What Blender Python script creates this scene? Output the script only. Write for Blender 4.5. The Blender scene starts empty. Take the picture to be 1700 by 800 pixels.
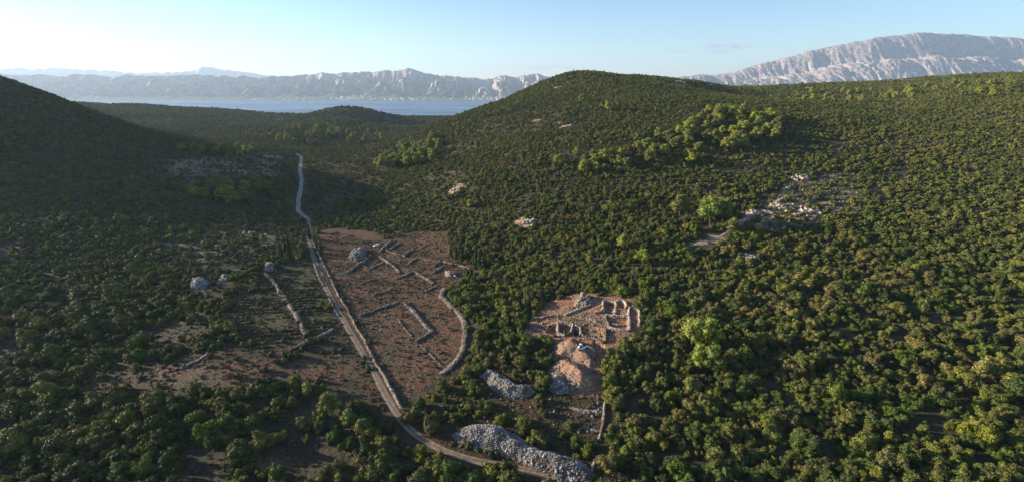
import bpy, bmesh, math, random
import numpy as np
from mathutils import Vector, Matrix

R = math.radians
scene = bpy.context.scene
C = scene.collection
rng = np.random.default_rng(7)
random.seed(7)

# ---------------------------------------------------------------- camera
F = 812.0                       # focal length in photo pixels (photo is 1700 x 800)
PITCH = R(17.8)
CAM_Z = 100.0
cam = bpy.data.cameras.new('camera')
cam.sensor_width = 36.0
cam.lens = 36.0 * F / 1700.0
cam.clip_start = 1.0
cam.clip_end = 80000.0
camo = bpy.data.objects.new('camera', cam)
camo.location = (0, 0, CAM_Z)
camo.rotation_euler = (R(90) - PITCH, 0, 0)
C.objects.link(camo)
scene.camera = camo

# ---------------------------------------------------------------- sky, sun, exposure
SUN_EL = R(13.5)
SUN_AZ = R(-78.0)               # from +Y (view direction) towards +X
sun_dir = Vector((math.sin(SUN_AZ) * math.cos(SUN_EL), math.cos(SUN_AZ) * math.cos(SUN_EL), math.sin(SUN_EL)))
world = bpy.data.worlds.new('World')
scene.world = world
world.use_nodes = True
SKY_STRENGTH = 0.081
SUN_STRENGTH = 5.0
EXPOSURE = 1.38
HAZE = 3.9e-5
nt = world.node_tree
nt.nodes.clear()


def node(nt, typ, **kw):
    n = nt.nodes.new(typ)
    for k, v in kw.items():
        if k.startswith('i_'):
            n.inputs[int(k[2:])].default_value = v
        else:
            setattr(n, k, v)
    return n


def build_world():
    L = nt.links.new
    sky = node(nt, 'ShaderNodeTexSky', sky_type='NISHITA')
    sky.sun_disc = False
    sky.sun_elevation = SUN_EL
    sky.sun_rotation = SUN_AZ
    sky.altitude = 300
    sky.air_density = 1.0
    sky.dust_density = 0.15
    sky.ozone_density = 3.0
    tc = node(nt, 'ShaderNodeTexCoord')
    sep = node(nt, 'ShaderNodeSeparateXYZ')
    L(tc.outputs['Generated'], sep.inputs[0])

    def m(op, a, b=None):
        n = node(nt, 'ShaderNodeMath', operation=op)
        for i, v in enumerate((a, b)):
            if v is None:
                continue
            if isinstance(v, (int, float)):
                n.inputs[i].default_value = v
            else:
                L(v, n.inputs[i])
        return n.outputs[0]
    ymax = m('MAXIMUM', sep.outputs[1], 0.05)
    u = m('DIVIDE', sep.outputs[0], ymax)
    v = m('DIVIDE', sep.outputs[2], ymax)
    comb = node(nt, 'ShaderNodeCombineXYZ')
    L(m('MULTIPLY', u, 30.0), comb.inputs[0])
    L(m('MULTIPLY', v, 150.0), comb.inputs[1])
    nz = node(nt, 'ShaderNodeTexNoise')
    nz.inputs['Scale'].default_value = 1.0
    nz.inputs['Detail'].default_value = 6.0
    nz.inputs['Roughness'].default_value = 0.6
    L(comb.outputs[0], nz.inputs['Vector'])
    tint = node(nt, 'ShaderNodeMix', data_type='RGBA', blend_type='MULTIPLY')
    tint.inputs[0].default_value = 1.0
    tint.inputs[7].default_value = (0.92, 0.99, 1.07, 1)
    L(sky.outputs[0], tint.inputs[6])
    col = tint.outputs[2]

    def cloud(col, u0, v0, su, sv, rgb, amt, lo=0.35, hi=0.75):
        du = m('DIVIDE', m('SUBTRACT', u, u0), su)
        dv = m('DIVIDE', m('SUBTRACT', v, v0), sv)
        d2 = m('ADD', m('MULTIPLY', du, du), m('MULTIPLY', dv, dv))
        g = m('POWER', 2.718, m('MULTIPLY', d2, -1.0))
        mr = node(nt, 'ShaderNodeMapRange', interpolation_type='SMOOTHSTEP')
        mr.inputs[1].default_value = lo
        mr.inputs[2].default_value = hi
        L(nz.outputs['Fac'], mr.inputs[0])
        f = m('MULTIPLY', m('MULTIPLY', g, mr.outputs[0]), amt)
        mx = node(nt, 'ShaderNodeMix', data_type='RGBA')
        L(f, mx.inputs[0])
        L(col, mx.inputs[6])
        mx.inputs[7].default_value = (*rgb, 1)
        return mx.outputs[2]
    grey = (1.7, 2.0, 2.8)
    white = (4.6, 4.2, 4.2)
    col = cloud(col, 0.412, 0.066, 0.040, 0.0042, grey, 1.3)
    col = cloud(col, 0.396, 0.0575, 0.026, 0.0035, grey, 1.3)
    col = cloud(col, 0.325, 0.060, 0.025, 0.003, grey, 0.8)
    col = cloud(col, -0.050, 0.024, 0.045, 0.008, white, 1.0)
    col = cloud(col, 0.05, 0.030, 0.07, 0.004, grey, 0.7)
    col = cloud(col, 0.60, 0.016, 0.20, 0.008, white, 0.6)
    bg = node(nt, 'ShaderNodeBackground')
    bg.inputs['Strength'].default_value = SKY_STRENGTH
    L(col, bg.inputs['Color'])
    out = node(nt, 'ShaderNodeOutputWorld')
    L(bg.outputs[0], out.inputs['Surface'])


build_world()
sl = bpy.data.lights.new('sun', 'SUN')
sl.energy = SUN_STRENGTH
sl.angle = R(0.5)
sl.color = (1.0, 0.90, 0.74)
so = bpy.data.objects.new('sun', sl)
so.rotation_euler = sun_dir.to_track_quat('Z', 'Y').to_euler()
so.location = (-300, 60, 300)
C.objects.link(so)
vs = scene.view_settings
vs.view_transform = 'Standard'
vs.look = 'None'
vs.exposure = EXPOSURE
vs.gamma = 1.0
vs.use_curve_mapping = False
cy = scene.cycles
cy.max_bounces = 4
cy.diffuse_bounces = 2
cy.glossy_bounces = 2
cy.transmission_bounces = 2
cy.volume_bounces = 0
cy.transparent_max_bounces = 4
cy.use_denoising = True
cy.denoiser = 'OPENIMAGEDENOISE'
cy.denoising_input_passes = 'RGB_ALBEDO_NORMAL'
cy.denoising_prefilter = 'NONE'
cy.use_adaptive_sampling = False
cy.sample_clamp_indirect = 4.0

# ---------------------------------------------------------------- numeric helpers
cp, sp = math.cos(PITCH), math.sin(PITCH)


def pix_dir(px, py):
    """direction (x/Y, drop/Y) of the sight line through a photo pixel"""
    yd = (py - 400.0) / F
    Yu = cp - sp * yd
    Z = -sp - cp * yd
    return (px - 850.0) / F / Yu, -Z / Yu


def project(x, y, z):
    """world -> photo pixel (numpy)"""
    dz = z - CAM_Z
    dep = y * cp - dz * sp
    yd = -(y * sp + dz * cp)
    dep = np.maximum(dep, 1e-3)
    return 850 + F * x / dep, 400 + F * yd / dep


def smooth(a, b, x):
    t = np.clip((x - a) / (b - a), 0, 1)
    return t * t * (3 - 2 * t)


def _hash(ix, iy, seed):
    h = (ix.astype(np.int64) * 374761393 + iy.astype(np.int64) * 668265263 + seed * 1274126177) & 0x7fffffff
    h = ((h ^ (h >> 13)) * 1274126177) & 0x7fffffff
    h = h ^ (h >> 16)
    return (h & 0xffff) / 65535.0


def vnoise(x, y, seed=0):
    ix, iy = np.floor(x), np.floor(y)
    fx, fy = x - ix, y - iy
    fx = fx * fx * (3 - 2 * fx)
    fy = fy * fy * (3 - 2 * fy)
    ix = ix.astype(np.int64)
    iy = iy.astype(np.int64)
    a = _hash(ix, iy, seed)
    b = _hash(ix + 1, iy, seed)
    c = _hash(ix, iy + 1, seed)
    d = _hash(ix + 1, iy + 1, seed)
    return (a * (1 - fx) + b * fx) * (1 - fy) + (c * (1 - fx) + d * fx) * fy


def fbm(x, y, seed=0, octaves=4, gain=0.5):
    s, amp, tot = 0.0, 1.0, 0.0
    for o in range(octaves):
        s = s + amp * (vnoise(x, y, seed + o * 17) - 0.5)
        tot += amp
        x, y, amp = x * 2.03 + 11.3, y * 2.03 + 5.7, amp * gain
    return s / tot * 2


# ---------------------------------------------------------------- terrain
def cpx(px, py, Y):
    a, b = pix_dir(px, py)
    return (a * Y, Y, CAM_Z - b * Y)


CTRL = [
    # flat valley floor with the fields
    (-60, 110, 0), (-130, 150, 0), (-60, 180, 0), (-100, 250, 0), (-60, 260, 0), (-25, 200, 0), (-95, 320, 1), (-40, 325, 6),
    (-150, 60, -1), (0, 60, -2), (150, 60, 4), (0, 0, -4), (-250, 120, 1), (0, 110, 0), (30, 120, 0), (-200, 150, 1), (-200, 250, 2),
    (-160, 320, 2), (-300, 200, 8), (-230, 330, 6), (-24, 262, 1), (-300, 60, 4), (300, 60, 22), (-300, -300, 0), (300, -300, 20), (0, -300, -4),
    # excavation and the right-hand slope
    (35, 180, 5), (35, 155, 3), (60, 199, 8), (100, 120, 4), (200, 150, 10), (150, 200, 13), (250, 250, 24), (350, 300, 36), (400, 200, 40), (550, 300, 62),
    (60, 353, 33), (60, 537, 62), (70, 716, 91), (230, 330, 34), (250, 450, 56), (250, 600, 80), (420, 420, 52), (420, 600, 76), (600, 500, 78), (650, 700, 96),
    (0, 300, 13), (-25, 380, 27), (-40, 340, 9),
    cpx(985, 122, 900), cpx(940, 124, 880), cpx(1050, 130, 900), cpx(1100, 131, 950), cpx(1180, 139, 990), cpx(1240, 148, 1030), cpx(1384, 146, 1000), cpx(1500, 140, 980), cpx(1700, 122, 950),
    cpx(1384, 165, 850), cpx(1240, 165, 880),
    # left flank and nose of the hill
    cpx(900, 146, 850), cpx(800, 180, 780), cpx(720, 207, 700), cpx(800, 220, 570), cpx(800, 250, 480), cpx(720, 240, 580), cpx(655, 262, 570), cpx(700, 300, 430),
    cpx(640, 300, 460), cpx(600, 360, 365), cpx(650, 340, 395),
    # behind the hill
    (0, 1150, 55), (150, 1250, 70), (350, 1350, 70), (600, 1400, 80), (-150, 950, 18), (-200, 760, 10), (200, 1700, 30), (700, 1900, 30), (1300, 1200, 110), (1300, 600, 130), (1500, 1900, 40),
    (1000, 700, 115), (900, 300, 95), (1500, 0, 90),
    # the shaded valley on the left, the saddle the road climbs to
    cpx(498, 262, 580), cpx(495, 350, 385), cpx(330, 264, 500), cpx(330, 340, 360), cpx(330, 440, 255), cpx(330, 600, 158), cpx(420, 300, 440), cpx(560, 300, 470), cpx(580, 262, 570),
    cpx(330, 238, 620), cpx(430, 245, 630), cpx(520, 246, 650), cpx(610, 248, 660),
    # hill on the left (throws the valley into shade)
    (-420, 520, 50), (-500, 530, 94), (-600, 530, 122), (-600, 450, 114), (-500, 440, 84), (-410, 440, 42), (-500, 360, 58), (-600, 380, 86), (-380, 300, 18), (-500, 250, 26),
    (-700, 300, 70), (-800, 550, 125), (-650, 700, 50), (-520, 700, 32), (-700, 100, 40), (-1000, 300, 110), (-1200, 700, 80), (-900, 900, 30),
    # rolling country beyond the saddle
    cpx(500, 226, 860), cpx(600, 228, 880), cpx(640, 222, 1000), cpx(500, 203, 1150), cpx(316, 212, 950), cpx(316, 184, 1400), cpx(400, 190, 1400), cpx(470, 194, 1400), cpx(512, 192, 1400),
    cpx(575, 179, 1400), cpx(545, 183, 1400), cpx(605, 183, 1400), cpx(640, 195, 1420), cpx(660, 205, 1400), cpx(690, 198, 1900), cpx(740, 204, 1950), cpx(650, 197, 1850), cpx(640, 212, 1300), cpx(200, 176, 1400), cpx(50, 170, 1400),
    cpx(575, 200, 1150), cpx(400, 205, 1150),
    (-900, 1900, -20), (-500, 1800, -30), (-1500, 1500, 40), (-1900, 900, 80), (-2000, 0, 40), (-100, 2200, -120), (-600, 2300, -150), (400, 2300, -80),
]
CT = np.array(CTRL, dtype=float)


def tps_kernel(d2):
    return np.where(d2 > 1e-9, d2 * np.log(np.maximum(d2, 1e-9)), 0.0)


def tps_fit(P, z, lam):
    n = len(P)
    S = 1000.0
    Q = P / S
    d2 = ((Q[:, None, :] - Q[None, :, :]) ** 2).sum(-1)
    A = np.zeros((n + 3, n + 3))
    A[:n, :n] = tps_kernel(d2) + lam * np.eye(n)
    A[:n, n] = 1
    A[:n, n + 1:] = Q
    A[n, :n] = 1
    A[n + 1:, :n] = Q.T
    b = np.zeros(n + 3)
    b[:n] = z
    return np.linalg.solve(A, b), Q, S


TW, TQ, TS = tps_fit(CT[:, :2], CT[:, 2], 2e-4)
GX0, GX1, GY0, GY1, GS = -3300.0, 3300.0, -3300.0, 3300.0, 10.0
gx = np.arange(GX0, GX1 + 1, GS)
gy = np.arange(GY0, GY1 + 1, GS)


def tps_eval(x, y):
    out = np.empty(x.shape)
    xf, yf, of = x.ravel(), y.ravel(), out.ravel()
    for i in range(0, len(xf), 40000):
        p = np.stack([xf[i:i + 40000], yf[i:i + 40000]], 1) / TS
        d2 = ((p[:, None, :] - TQ[None]) ** 2).sum(-1)
        of[i:i + 40000] = tps_kernel(d2) @ TW[:len(TQ)] + TW[len(TQ)] + p @ TW[len(TQ) + 1:]
    return of.reshape(x.shape)


_X, _Y = np.meshgrid(np.clip(gx, -2100, 1700), np.clip(gy, -450, 2400))
GRID = tps_eval(_X, _Y)
SEA_Z = -200.0
PITS = []          # sunken floors of the excavated rooms


def H(x, y):
    """terrain height (numpy arrays)"""
    x = np.asarray(x, float)
    y = np.asarray(y, float)
    u = np.clip((x - GX0) / GS, 0, len(gx) - 1.001)
    v = np.clip((y - GY0) / GS, 0, len(gy) - 1.001)
    i, j = u.astype(int), v.astype(int)
    fu, fv = u - i, v - j
    z = (GRID[j, i] * (1 - fu) + GRID[j, i + 1] * fu) * (1 - fv) + (GRID[j + 1, i] * (1 - fu) + GRID[j + 1, i + 1] * fu) * fv
    d = np.hypot(x, y)
    far = smooth(250, 700, d)
    z = z + fbm(x / 140, y / 140, 3, 4) * (0.5 + 5.0 * far) + fbm(x / 18, y / 18, 9, 3) * (0.12 + 0.9 * far)
    for poly, depth in PITS:
        lo, hi = poly.min(0) - 1, poly.max(0) + 1
        k = (x > lo[0]) & (x < hi[0]) & (y > lo[1]) & (y < hi[1])
        if np.any(k):
            z = z - np.where(k, depth * smooth(-0.2, 0.7, sdf(poly, x, y)), 0.0)
    coast = 2250 + 260 * fbm(x / 500, y / 500, 21, 3)
    w = smooth(0, 420, coast - np.hypot(x * 0.95, (y - 150) * 1.0))
    return z * w + (SEA_Z - 25) * (1 - w)


def at(px, py):
    """point of the terrain seen at a photo pixel"""
    a, b = pix_dir(px, py)
    Y = np.geomspace(40, 3000, 1400)
    g = (CAM_Z - b * Y) - H(a * Y, Y)
    k = np.argmax(g < 0)
    if g[k] >= 0:
        k = len(Y) - 1
    y0, y1 = Y[max(k - 1, 0)], Y[k]
    for _ in range(25):
        ym = 0.5 * (y0 + y1)
        if (CAM_Z - b * ym) - float(H(a * ym, ym)) < 0:
            y1 = ym
        else:
            y0 = ym
    y = 0.5 * (y0 + y1)
    return Vector((a * y, y, float(H(a * y, y))))


def path_px(pts):
    return [at(*p) for p in pts]


def poly_px(pts):
    return np.array([at(*p)[:2] for p in pts])


def sdf(poly, x, y):
    """signed distance to polygon, positive inside"""
    n = len(poly)
    d = np.full(x.shape, 1e18)
    inside = np.zeros(x.shape, bool)
    for i in range(n):
        ax, ay = poly[i]
        bx, by = poly[(i + 1) % n]
        ex, ey = bx - ax, by - ay
        wx, wy = x - ax, y - ay
        t = np.clip((wx * ex + wy * ey) / (ex * ex + ey * ey + 1e-9), 0, 1)
        d = np.minimum(d, (wx - ex * t) ** 2 + (wy - ey * t) ** 2)
        c = ((ay <= y) & (by > y)) | ((by <= y) & (ay > y))
        s = np.where(np.abs(ey) > 1e-9, ax + (y - ay) / (ey if abs(ey) > 1e-9 else 1e-9) * ex, 1e18)
        inside ^= c & (x < s)
    d = np.sqrt(d)
    return np.where(inside, d, -d)


def pline_dist(pts, x, y):
    d = np.full(x.shape, 1e18)
    for a, b in zip(pts[:-1], pts[1:]):
        ex, ey = b[0] - a[0], b[1] - a[1]
        wx, wy = x - a[0], y - a[1]
        t = np.clip((wx * ex + wy * ey) / (ex * ex + ey * ey + 1e-9), 0, 1)
        d = np.minimum(d, (wx - ex * t) ** 2 + (wy - ey * t) ** 2)
    return np.sqrt(d)


# ---------------------------------------------------------------- layout of the place (traced on the ground)
ROAD_LOW = path_px([(985, 812), (940, 797), (905, 785), (870, 777), (835, 773), (800, 767), (760, 756), (720, 741), (690, 724), (672, 705), (655, 680), (640, 655),
                    (622, 620), (605, 590), (588, 560), (570, 530), (555, 505), (540, 475), (530, 450), (520, 425), (514, 405), (512, 385), (513, 366)])
ROAD_UP = path_px([(513, 366), (505, 358), (495, 350), (495, 335), (499, 315), (501, 300), (498, 285), (500, 270), (500, 260), (492, 256)])
P_FIELD = poly_px([(530, 388), (560, 385), (640, 402), (690, 384), (738, 386), (748, 420), (782, 443), (762, 465), (736, 482), (762, 515), (775, 555), (767, 597), (735, 624), (700, 647),
                   (668, 670), (640, 640), (610, 590), (580, 540), (555, 495), (540, 450), (525, 410)])
P_LEFT = poly_px([(440, 450), (515, 420), (540, 480), (560, 520), (590, 560), (622, 618), (560, 645), (480, 640), (400, 650), (250, 660), (120, 640), (150, 600), (316, 590), (400, 560), (365, 500), (420, 470)])
P_PLOT1 = poly_px([(450, 452), (512, 428), (535, 480), (552, 545), (512, 562), (490, 515)])
P_PLOT2 = poly_px([(375, 505), (440, 470), (470, 510), (500, 560), (440, 590), (400, 560)])
P_PLOT3 = poly_px([(230, 640), (250, 600), (330, 605), (420, 590), (500, 590), (600, 590), (620, 622), (560, 640), (480, 640), (380, 650), (300, 648)])
P_SOIL = poly_px([(395, 765), (450, 748), (510, 752), (505, 775), (430, 792), (390, 790)])
P_SOIL2 = poly_px([(545, 640), (625, 625), (660, 690), (665, 720), (620, 715), (590, 650)])
P_DIG = poly_px([(872, 545), (895, 515), (920, 497), (960, 488), (1050, 490), (1062, 505), (1062, 545), (1045, 560), (1012, 580), (1012, 640), (1002, 660), (950, 655), (915, 645), (905, 605), (915, 570), (890, 560)])
P_TRACK = poly_px([(1003, 650), (1010, 720), (1035, 760), (1060, 812), (975, 812), (990, 760), (998, 700)])
P_CLEAR = poly_px([(695, 660), (790, 610), (900, 650), (1000, 655), (1000, 740), (950, 750), (850, 705), (760, 700), (700, 705)])
P_TERR = poly_px([(1225, 385), (1250, 345), (1300, 300), (1384, 284), (1430, 290), (1440, 355), (1384, 366), (1300, 390)])
P_ROCK1 = poly_px([(250, 262), (330, 258), (440, 250), (488, 252), (490, 300), (400, 300), (250, 300)])
P_ROCK2 = poly_px([(250, 370), (420, 352), (490, 365), (498, 400), (440, 440), (330, 455), (230, 440)])
P_GROVE = poly_px([(508, 265), (640, 258), (640, 320), (600, 345), (520, 345)])
P_SHADE_FIELD = poly_px([(528, 382), (560, 376), (620, 384), (640, 398), (560, 402), (530, 398)])

HEAPS = {  # outline in photo pixels, height
    'big': ([(752, 724), (775, 708), (820, 706), (845, 716), (880, 738), (930, 757), (972, 770), (985, 790), (975, 806), (930, 798), (885, 778), (860, 768), (835, 757), (800, 747), (765, 738)], 3.2),
    'mid': ([(797, 624), (812, 614), (835, 625), (858, 640), (880, 640), (888, 652), (870, 663), (840, 660), (816, 646)], 2.4),
    'small': ([(908, 630), (925, 622), (945, 628), (947, 652), (925, 656), (910, 647)], 2.0),
    'spoil_up': ([(915, 582), (922, 572), (945, 564), (962, 566), (985, 590), (993, 608), (978, 612), (950, 598), (925, 597)], 5.0),
    'spoil_low': ([(913, 612), (922, 598), (945, 597), (978, 612), (996, 632), (990, 648), (962, 655), (940, 645), (918, 628)], 5.0),
    'field': ([(577, 430), (582, 419), (596, 412), (609, 416), (606, 429), (590, 434)], 2.5),
    'left': ([(314, 478), (318, 466), (335, 461), (348, 470), (340, 479)], 1.8),
    'left2': ([(437, 449), (444, 437), (456, 439), (453, 451)], 1.6),
    'left3': ([(364, 467), (367, 457), (378, 457), (379, 466)], 1.2),
    'top': ([(953, 507), (960, 492), (975, 491), (987, 500), (976, 509)], 1.8),
    'field2': ([(738, 459), (740, 451), (757, 452), (758, 460)], 1.2),
}
HEAP_POLY = {k: poly_px(v[0]) for k, v in HEAPS.items()}

PITS_NEW = [(poly_px(p), d) for p, d in (
    ([(928, 538), (950, 539), (948, 552), (926, 554)], 1.3), ([(911, 542), (925, 539), (925, 553), (910, 552)], 0.9), ([(1003, 502), (1022, 504), (1022, 511), (1003, 513)], 0.9),
    ([(1025, 503), (1038, 504), (1036, 511), (1025, 510)], 1.1), ([(1009, 528), (1043, 528), (1043, 547), (1012, 543)], 0.9), ([(951, 540), (962, 545), (963, 557), (950, 556)], 1.8),
    ([(1004, 514), (1017, 513), (1019, 524), (1007, 523)], 1.5), ([(966, 542), (985, 540), (1003, 548), (1002, 566), (985, 562), (966, 556)], 0.6), ([(985, 566), (1003, 572), (1008, 590), (996, 600), (988, 585)], 1.4))]
PITS.extend(PITS_NEW)


# ---------------------------------------------------------------- materials
def new_mat(name):
    m = bpy.data.materials.new(name)
    m.use_nodes = True
    t = m.node_tree
    t.nodes.clear()
    out = t.nodes.new('ShaderNodeOutputMaterial')
    p = t.nodes.new('ShaderNodeBsdfPrincipled')
    p.inputs['Roughness'].default_value = 0.85
    p.inputs['Specular IOR Level'].default_value = 0.2
    t.links.new(p.outputs[0], out.inputs['Surface'])
    return m, t, p


def n_noise(t, vec, scale, detail=4, rough=0.55):
    n = t.nodes.new('ShaderNodeTexNoise')
    n.inputs['Scale'].default_value = scale
    n.inputs['Detail'].default_value = detail
    n.inputs['Roughness'].default_value = rough
    if vec is not None:
        t.links.new(vec, n.inputs['Vector'])
    return n.outputs['Fac']


def n_range(t, v, a, b, lo=0.0, hi=1.0, sm=True):
    n = t.nodes.new('ShaderNodeMapRange')
    if sm:
        n.interpolation_type = 'SMOOTHSTEP'
    t.links.new(v, n.inputs[0])
    n.inputs[1].default_value = a
    n.inputs[2].default_value = b
    n.inputs[3].default_value = lo
    n.inputs[4].default_value = hi
    return n.outputs[0]


def n_math(t, op, a, b=None):
    n = t.nodes.new('ShaderNodeMath')
    n.operation = op
    for i, v in enumerate((a, b)):
        if v is None:
            continue
        if isinstance(v, (int, float)):
            n.inputs[i].default_value = v
        else:
            t.links.new(v, n.inputs[i])
    return n.outputs[0]


def n_mix(t, f, a, b, blend='MIX'):
    n = t.nodes.new('ShaderNodeMix')
    n.data_type = 'RGBA'
    n.blend_type = blend
    for i, v in ((0, f), (6, a), (7, b)):
        if isinstance(v, (int, float)):
            n.inputs[i].default_value = v
        elif isinstance(v, tuple):
            n.inputs[i].default_value = (*v, 1) if len(v) == 3 else v
        else:
            t.links.new(v, n.inputs[i])
    return n.outputs[2]


def n_bump(t, h, strength, dist, p):
    b = t.nodes.new('ShaderNodeBump')
    b.inputs['Strength'].default_value = strength
    b.inputs['Distance'].default_value = dist
    t.links.new(h, b.inputs['Height'])
    t.links.new(b.outputs[0], p.inputs['Normal'])


def n_pos(t):
    return t.nodes.new('ShaderNodeNewGeometry').outputs['Position']


def mat_ground():
    m, t, p = new_mat('ground')
    pos = n_pos(t)
    att = t.nodes.new('ShaderNodeAttribute')
    att.attribute_name = 'zones'
    sep = t.nodes.new('ShaderNodeSeparateColor')
    t.links.new(att.outputs['Color'], sep.inputs[0])
    fine = n_noise(t, pos, 0.9, 5, 0.65)
    mid = n_noise(t, pos, 0.16, 4, 0.6)
    big = n_noise(t, pos, 0.03, 3)
    vor = t.nodes.new('ShaderNodeTexVoronoi')
    vor.inputs['Scale'].default_value = 1.1
    t.links.new(pos, vor.inputs['Vector'])

    def zone(ch):      # ragged edge
        s = n_math(t, 'ADD', ch, n_math(t, 'MULTIPLY', n_math(t, 'SUBTRACT', mid, 0.5), 0.9))
        return n_range(t, s, 0.4, 0.6)
    base = n_mix(t, n_range(t, mid, 0.4, 0.62), (0.040, 0.032, 0.016), (0.085, 0.060, 0.034))
    base = n_mix(t, n_range(t, fine, 0.5, 0.7), base, (0.045, 0.05, 0.016))
    grass = n_mix(t, n_range(t, mid, 0.38, 0.62), (0.043, 0.037, 0.013), (0.090, 0.045, 0.022))
    grass = n_mix(t, n_range(t, fine, 0.5, 0.68), grass, (0.038, 0.044, 0.016))
    field = n_mix(t, n_range(t, fine, 0.36, 0.66), (0.082, 0.035, 0.017), (0.205, 0.104, 0.058))
    field = n_mix(t, n_math(t, 'MULTIPLY', n_range(t, mid, 0.46, 0.6), 0.85), field, (0.062, 0.056, 0.024))
    field = n_mix(t, n_range(t, vor.outputs['Distance'], 0.14, 0.05), field, (0.27, 0.20, 0.16))
    rock = n_mix(t, n_range(t, fine, 0.42, 0.6), (0.30, 0.175, 0.090), (0.52, 0.375, 0.24))
    rock = n_mix(t, n_range(t, mid, 0.46, 0.58), rock, (0.07, 0.07, 0.035))
    dig = n_mix(t, n_range(t, fine, 0.38, 0.62), (0.20, 0.075, 0.036), (0.40, 0.215, 0.13))
    dig = n_mix(t, n_math(t, 'MULTIPLY', n_range(t, big, 0.54, 0.66), 0.6), dig, (0.10, 0.085, 0.042))
    dig = n_mix(t, n_range(t, vor.outputs['Distance'], 0.20, 0.07), dig, (0.40, 0.31, 0.25))
    crop = n_mix(t, n_range(t, fine, 0.4, 0.62), (0.048, 0.064, 0.013), (0.088, 0.090, 0.026))
    wv = t.nodes.new('ShaderNodeTexWave')
    wv.inputs['Scale'].default_value = 0.13
    wv.inputs['Distortion'].default_value = 2.5
    wv.inputs['Detail'].default_value = 3
    mp = t.nodes.new('ShaderNodeMapping')
    mp.inputs['Rotation'].default_value = (0, 0, R(62))
    t.links.new(pos, mp.inputs['Vector'])
    t.links.new(mp.outputs[0], wv.inputs['Vector'])
    crop = n_mix(t, n_math(t, 'MULTIPLY', n_range(t, wv.outputs['Fac'], 0.5, 0.75), 0.85), crop, (0.095, 0.052, 0.025))
    a2 = t.nodes.new('ShaderNodeAttribute')
    a2.attribute_name = 'crop'
    c = n_mix(t, zone(sep.outputs[1]), base, grass)
    c = n_mix(t, zone(a2.outputs['Fac']), c, crop)
    c = n_mix(t, zone(sep.outputs[2]), c, rock)
    c = n_mix(t, zone(sep.outputs[0]), c, field)
    c = n_mix(t, zone(att.outputs['Alpha']), c, dig)
    t.links.new(c, p.inputs['Base Color'])
    n_bump(t, fine, 0.9, 0.7, p)
    return m


def mat_simple(name, c1, c2, scale, c3=None, bump=0.5, dist=0.2, rough=0.85, obj=False, rand=0.0, lo=0.38, hi=0.62):
    m, t, p = new_mat(name)
    if obj:
        tc = t.nodes.new('ShaderNodeTexCoord')
        pos = tc.outputs['Object']
    else:
        pos = n_pos(t)
    f = n_noise(t, pos, scale, 5, 0.62)
    c = n_mix(t, n_range(t, f, lo, hi), c1, c2)
    if c3:
        f2 = n_noise(t, pos, scale * 0.23, 3)
        c = n_mix(t, n_range(t, f2, 0.46, 0.62), c, c3)
    t.links.new(c, p.inputs['Base Color'])
    p.inputs['Roughness'].default_value = rough
    if bump:
        n_bump(t, f, bump, dist, p)
    return m


def mat_leaf(name, cols, hue_patch=0.0, soft=0.0):
    """cols: three base colours; each tree picks its own mix, plus a per-leaf mottling"""
    m, t, p = new_mat(name)
    oi = t.nodes.new('ShaderNodeObjectInfo')
    pos = n_pos(t)
    patch = n_noise(t, oi.outputs['Location'], 0.012, 3)
    r = n_math(t, 'ADD', oi.outputs['Random'], n_math(t, 'MULTIPLY', n_math(t, 'SUBTRACT', patch, 0.5), hue_patch))
    ramp = t.nodes.new('ShaderNodeValToRGB')
    e = ramp.color_ramp.elements
    e[0].position, e[0].color = 0.0, (*cols[0], 1)
    e[1].position, e[1].color = 1.0, (*cols[2], 1)
    k = ramp.color_ramp.elements.new(0.5)
    k.color = (*cols[1], 1)
    t.links.new(r, ramp.inputs[0])
    f = n_noise(t, pos, 0.9, 3, 0.6)
    hsv = t.nodes.new('ShaderNodeHueSaturation')
    t.links.new(ramp.outputs[0], hsv.inputs['Color'])
    own = n_noise(t, oi.outputs['Location'], 0.55, 1)
    t.links.new(n_math(t, 'MULTIPLY', n_range(t, f, 0.3, 0.7, 0.65, 1.4, False), n_range(t, own, 0.3, 0.7, 0.62, 1.42, False)), hsv.inputs['Value'])
    own2 = n_noise(t, oi.outputs['Location'], 0.37, 1)
    t.links.new(n_range(t, own2, 0.3, 0.7, 0.475, 0.512, False), hsv.inputs['Hue'])
    t.links.new(n_range(t, own, 0.25, 0.75, 0.75, 1.05, False), hsv.inputs['Saturation'])
    t.links.new(hsv.outputs[0], p.inputs['Base Color'])
    p.inputs['Roughness'].default_value = 0.65
    p.inputs['Specular IOR Level'].default_value = 0.08
    if soft:
        tr = t.nodes.new('ShaderNodeBsdfTranslucent')
        t.links.new(hsv.outputs[0], tr.inputs['Color'])
        mx = t.nodes.new('ShaderNodeMixShader')
        mx.inputs[0].default_value = soft
        out = [n for n in t.nodes if n.type == 'OUTPUT_MATERIAL'][0]
        t.links.new(p.outputs[0], mx.inputs[1])
        t.links.new(tr.outputs[0], mx.inputs[2])
        t.links.new(mx.outputs[0], out.inputs['Surface'])
    return m


M = {}
M['ground'] = mat_ground()


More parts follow.
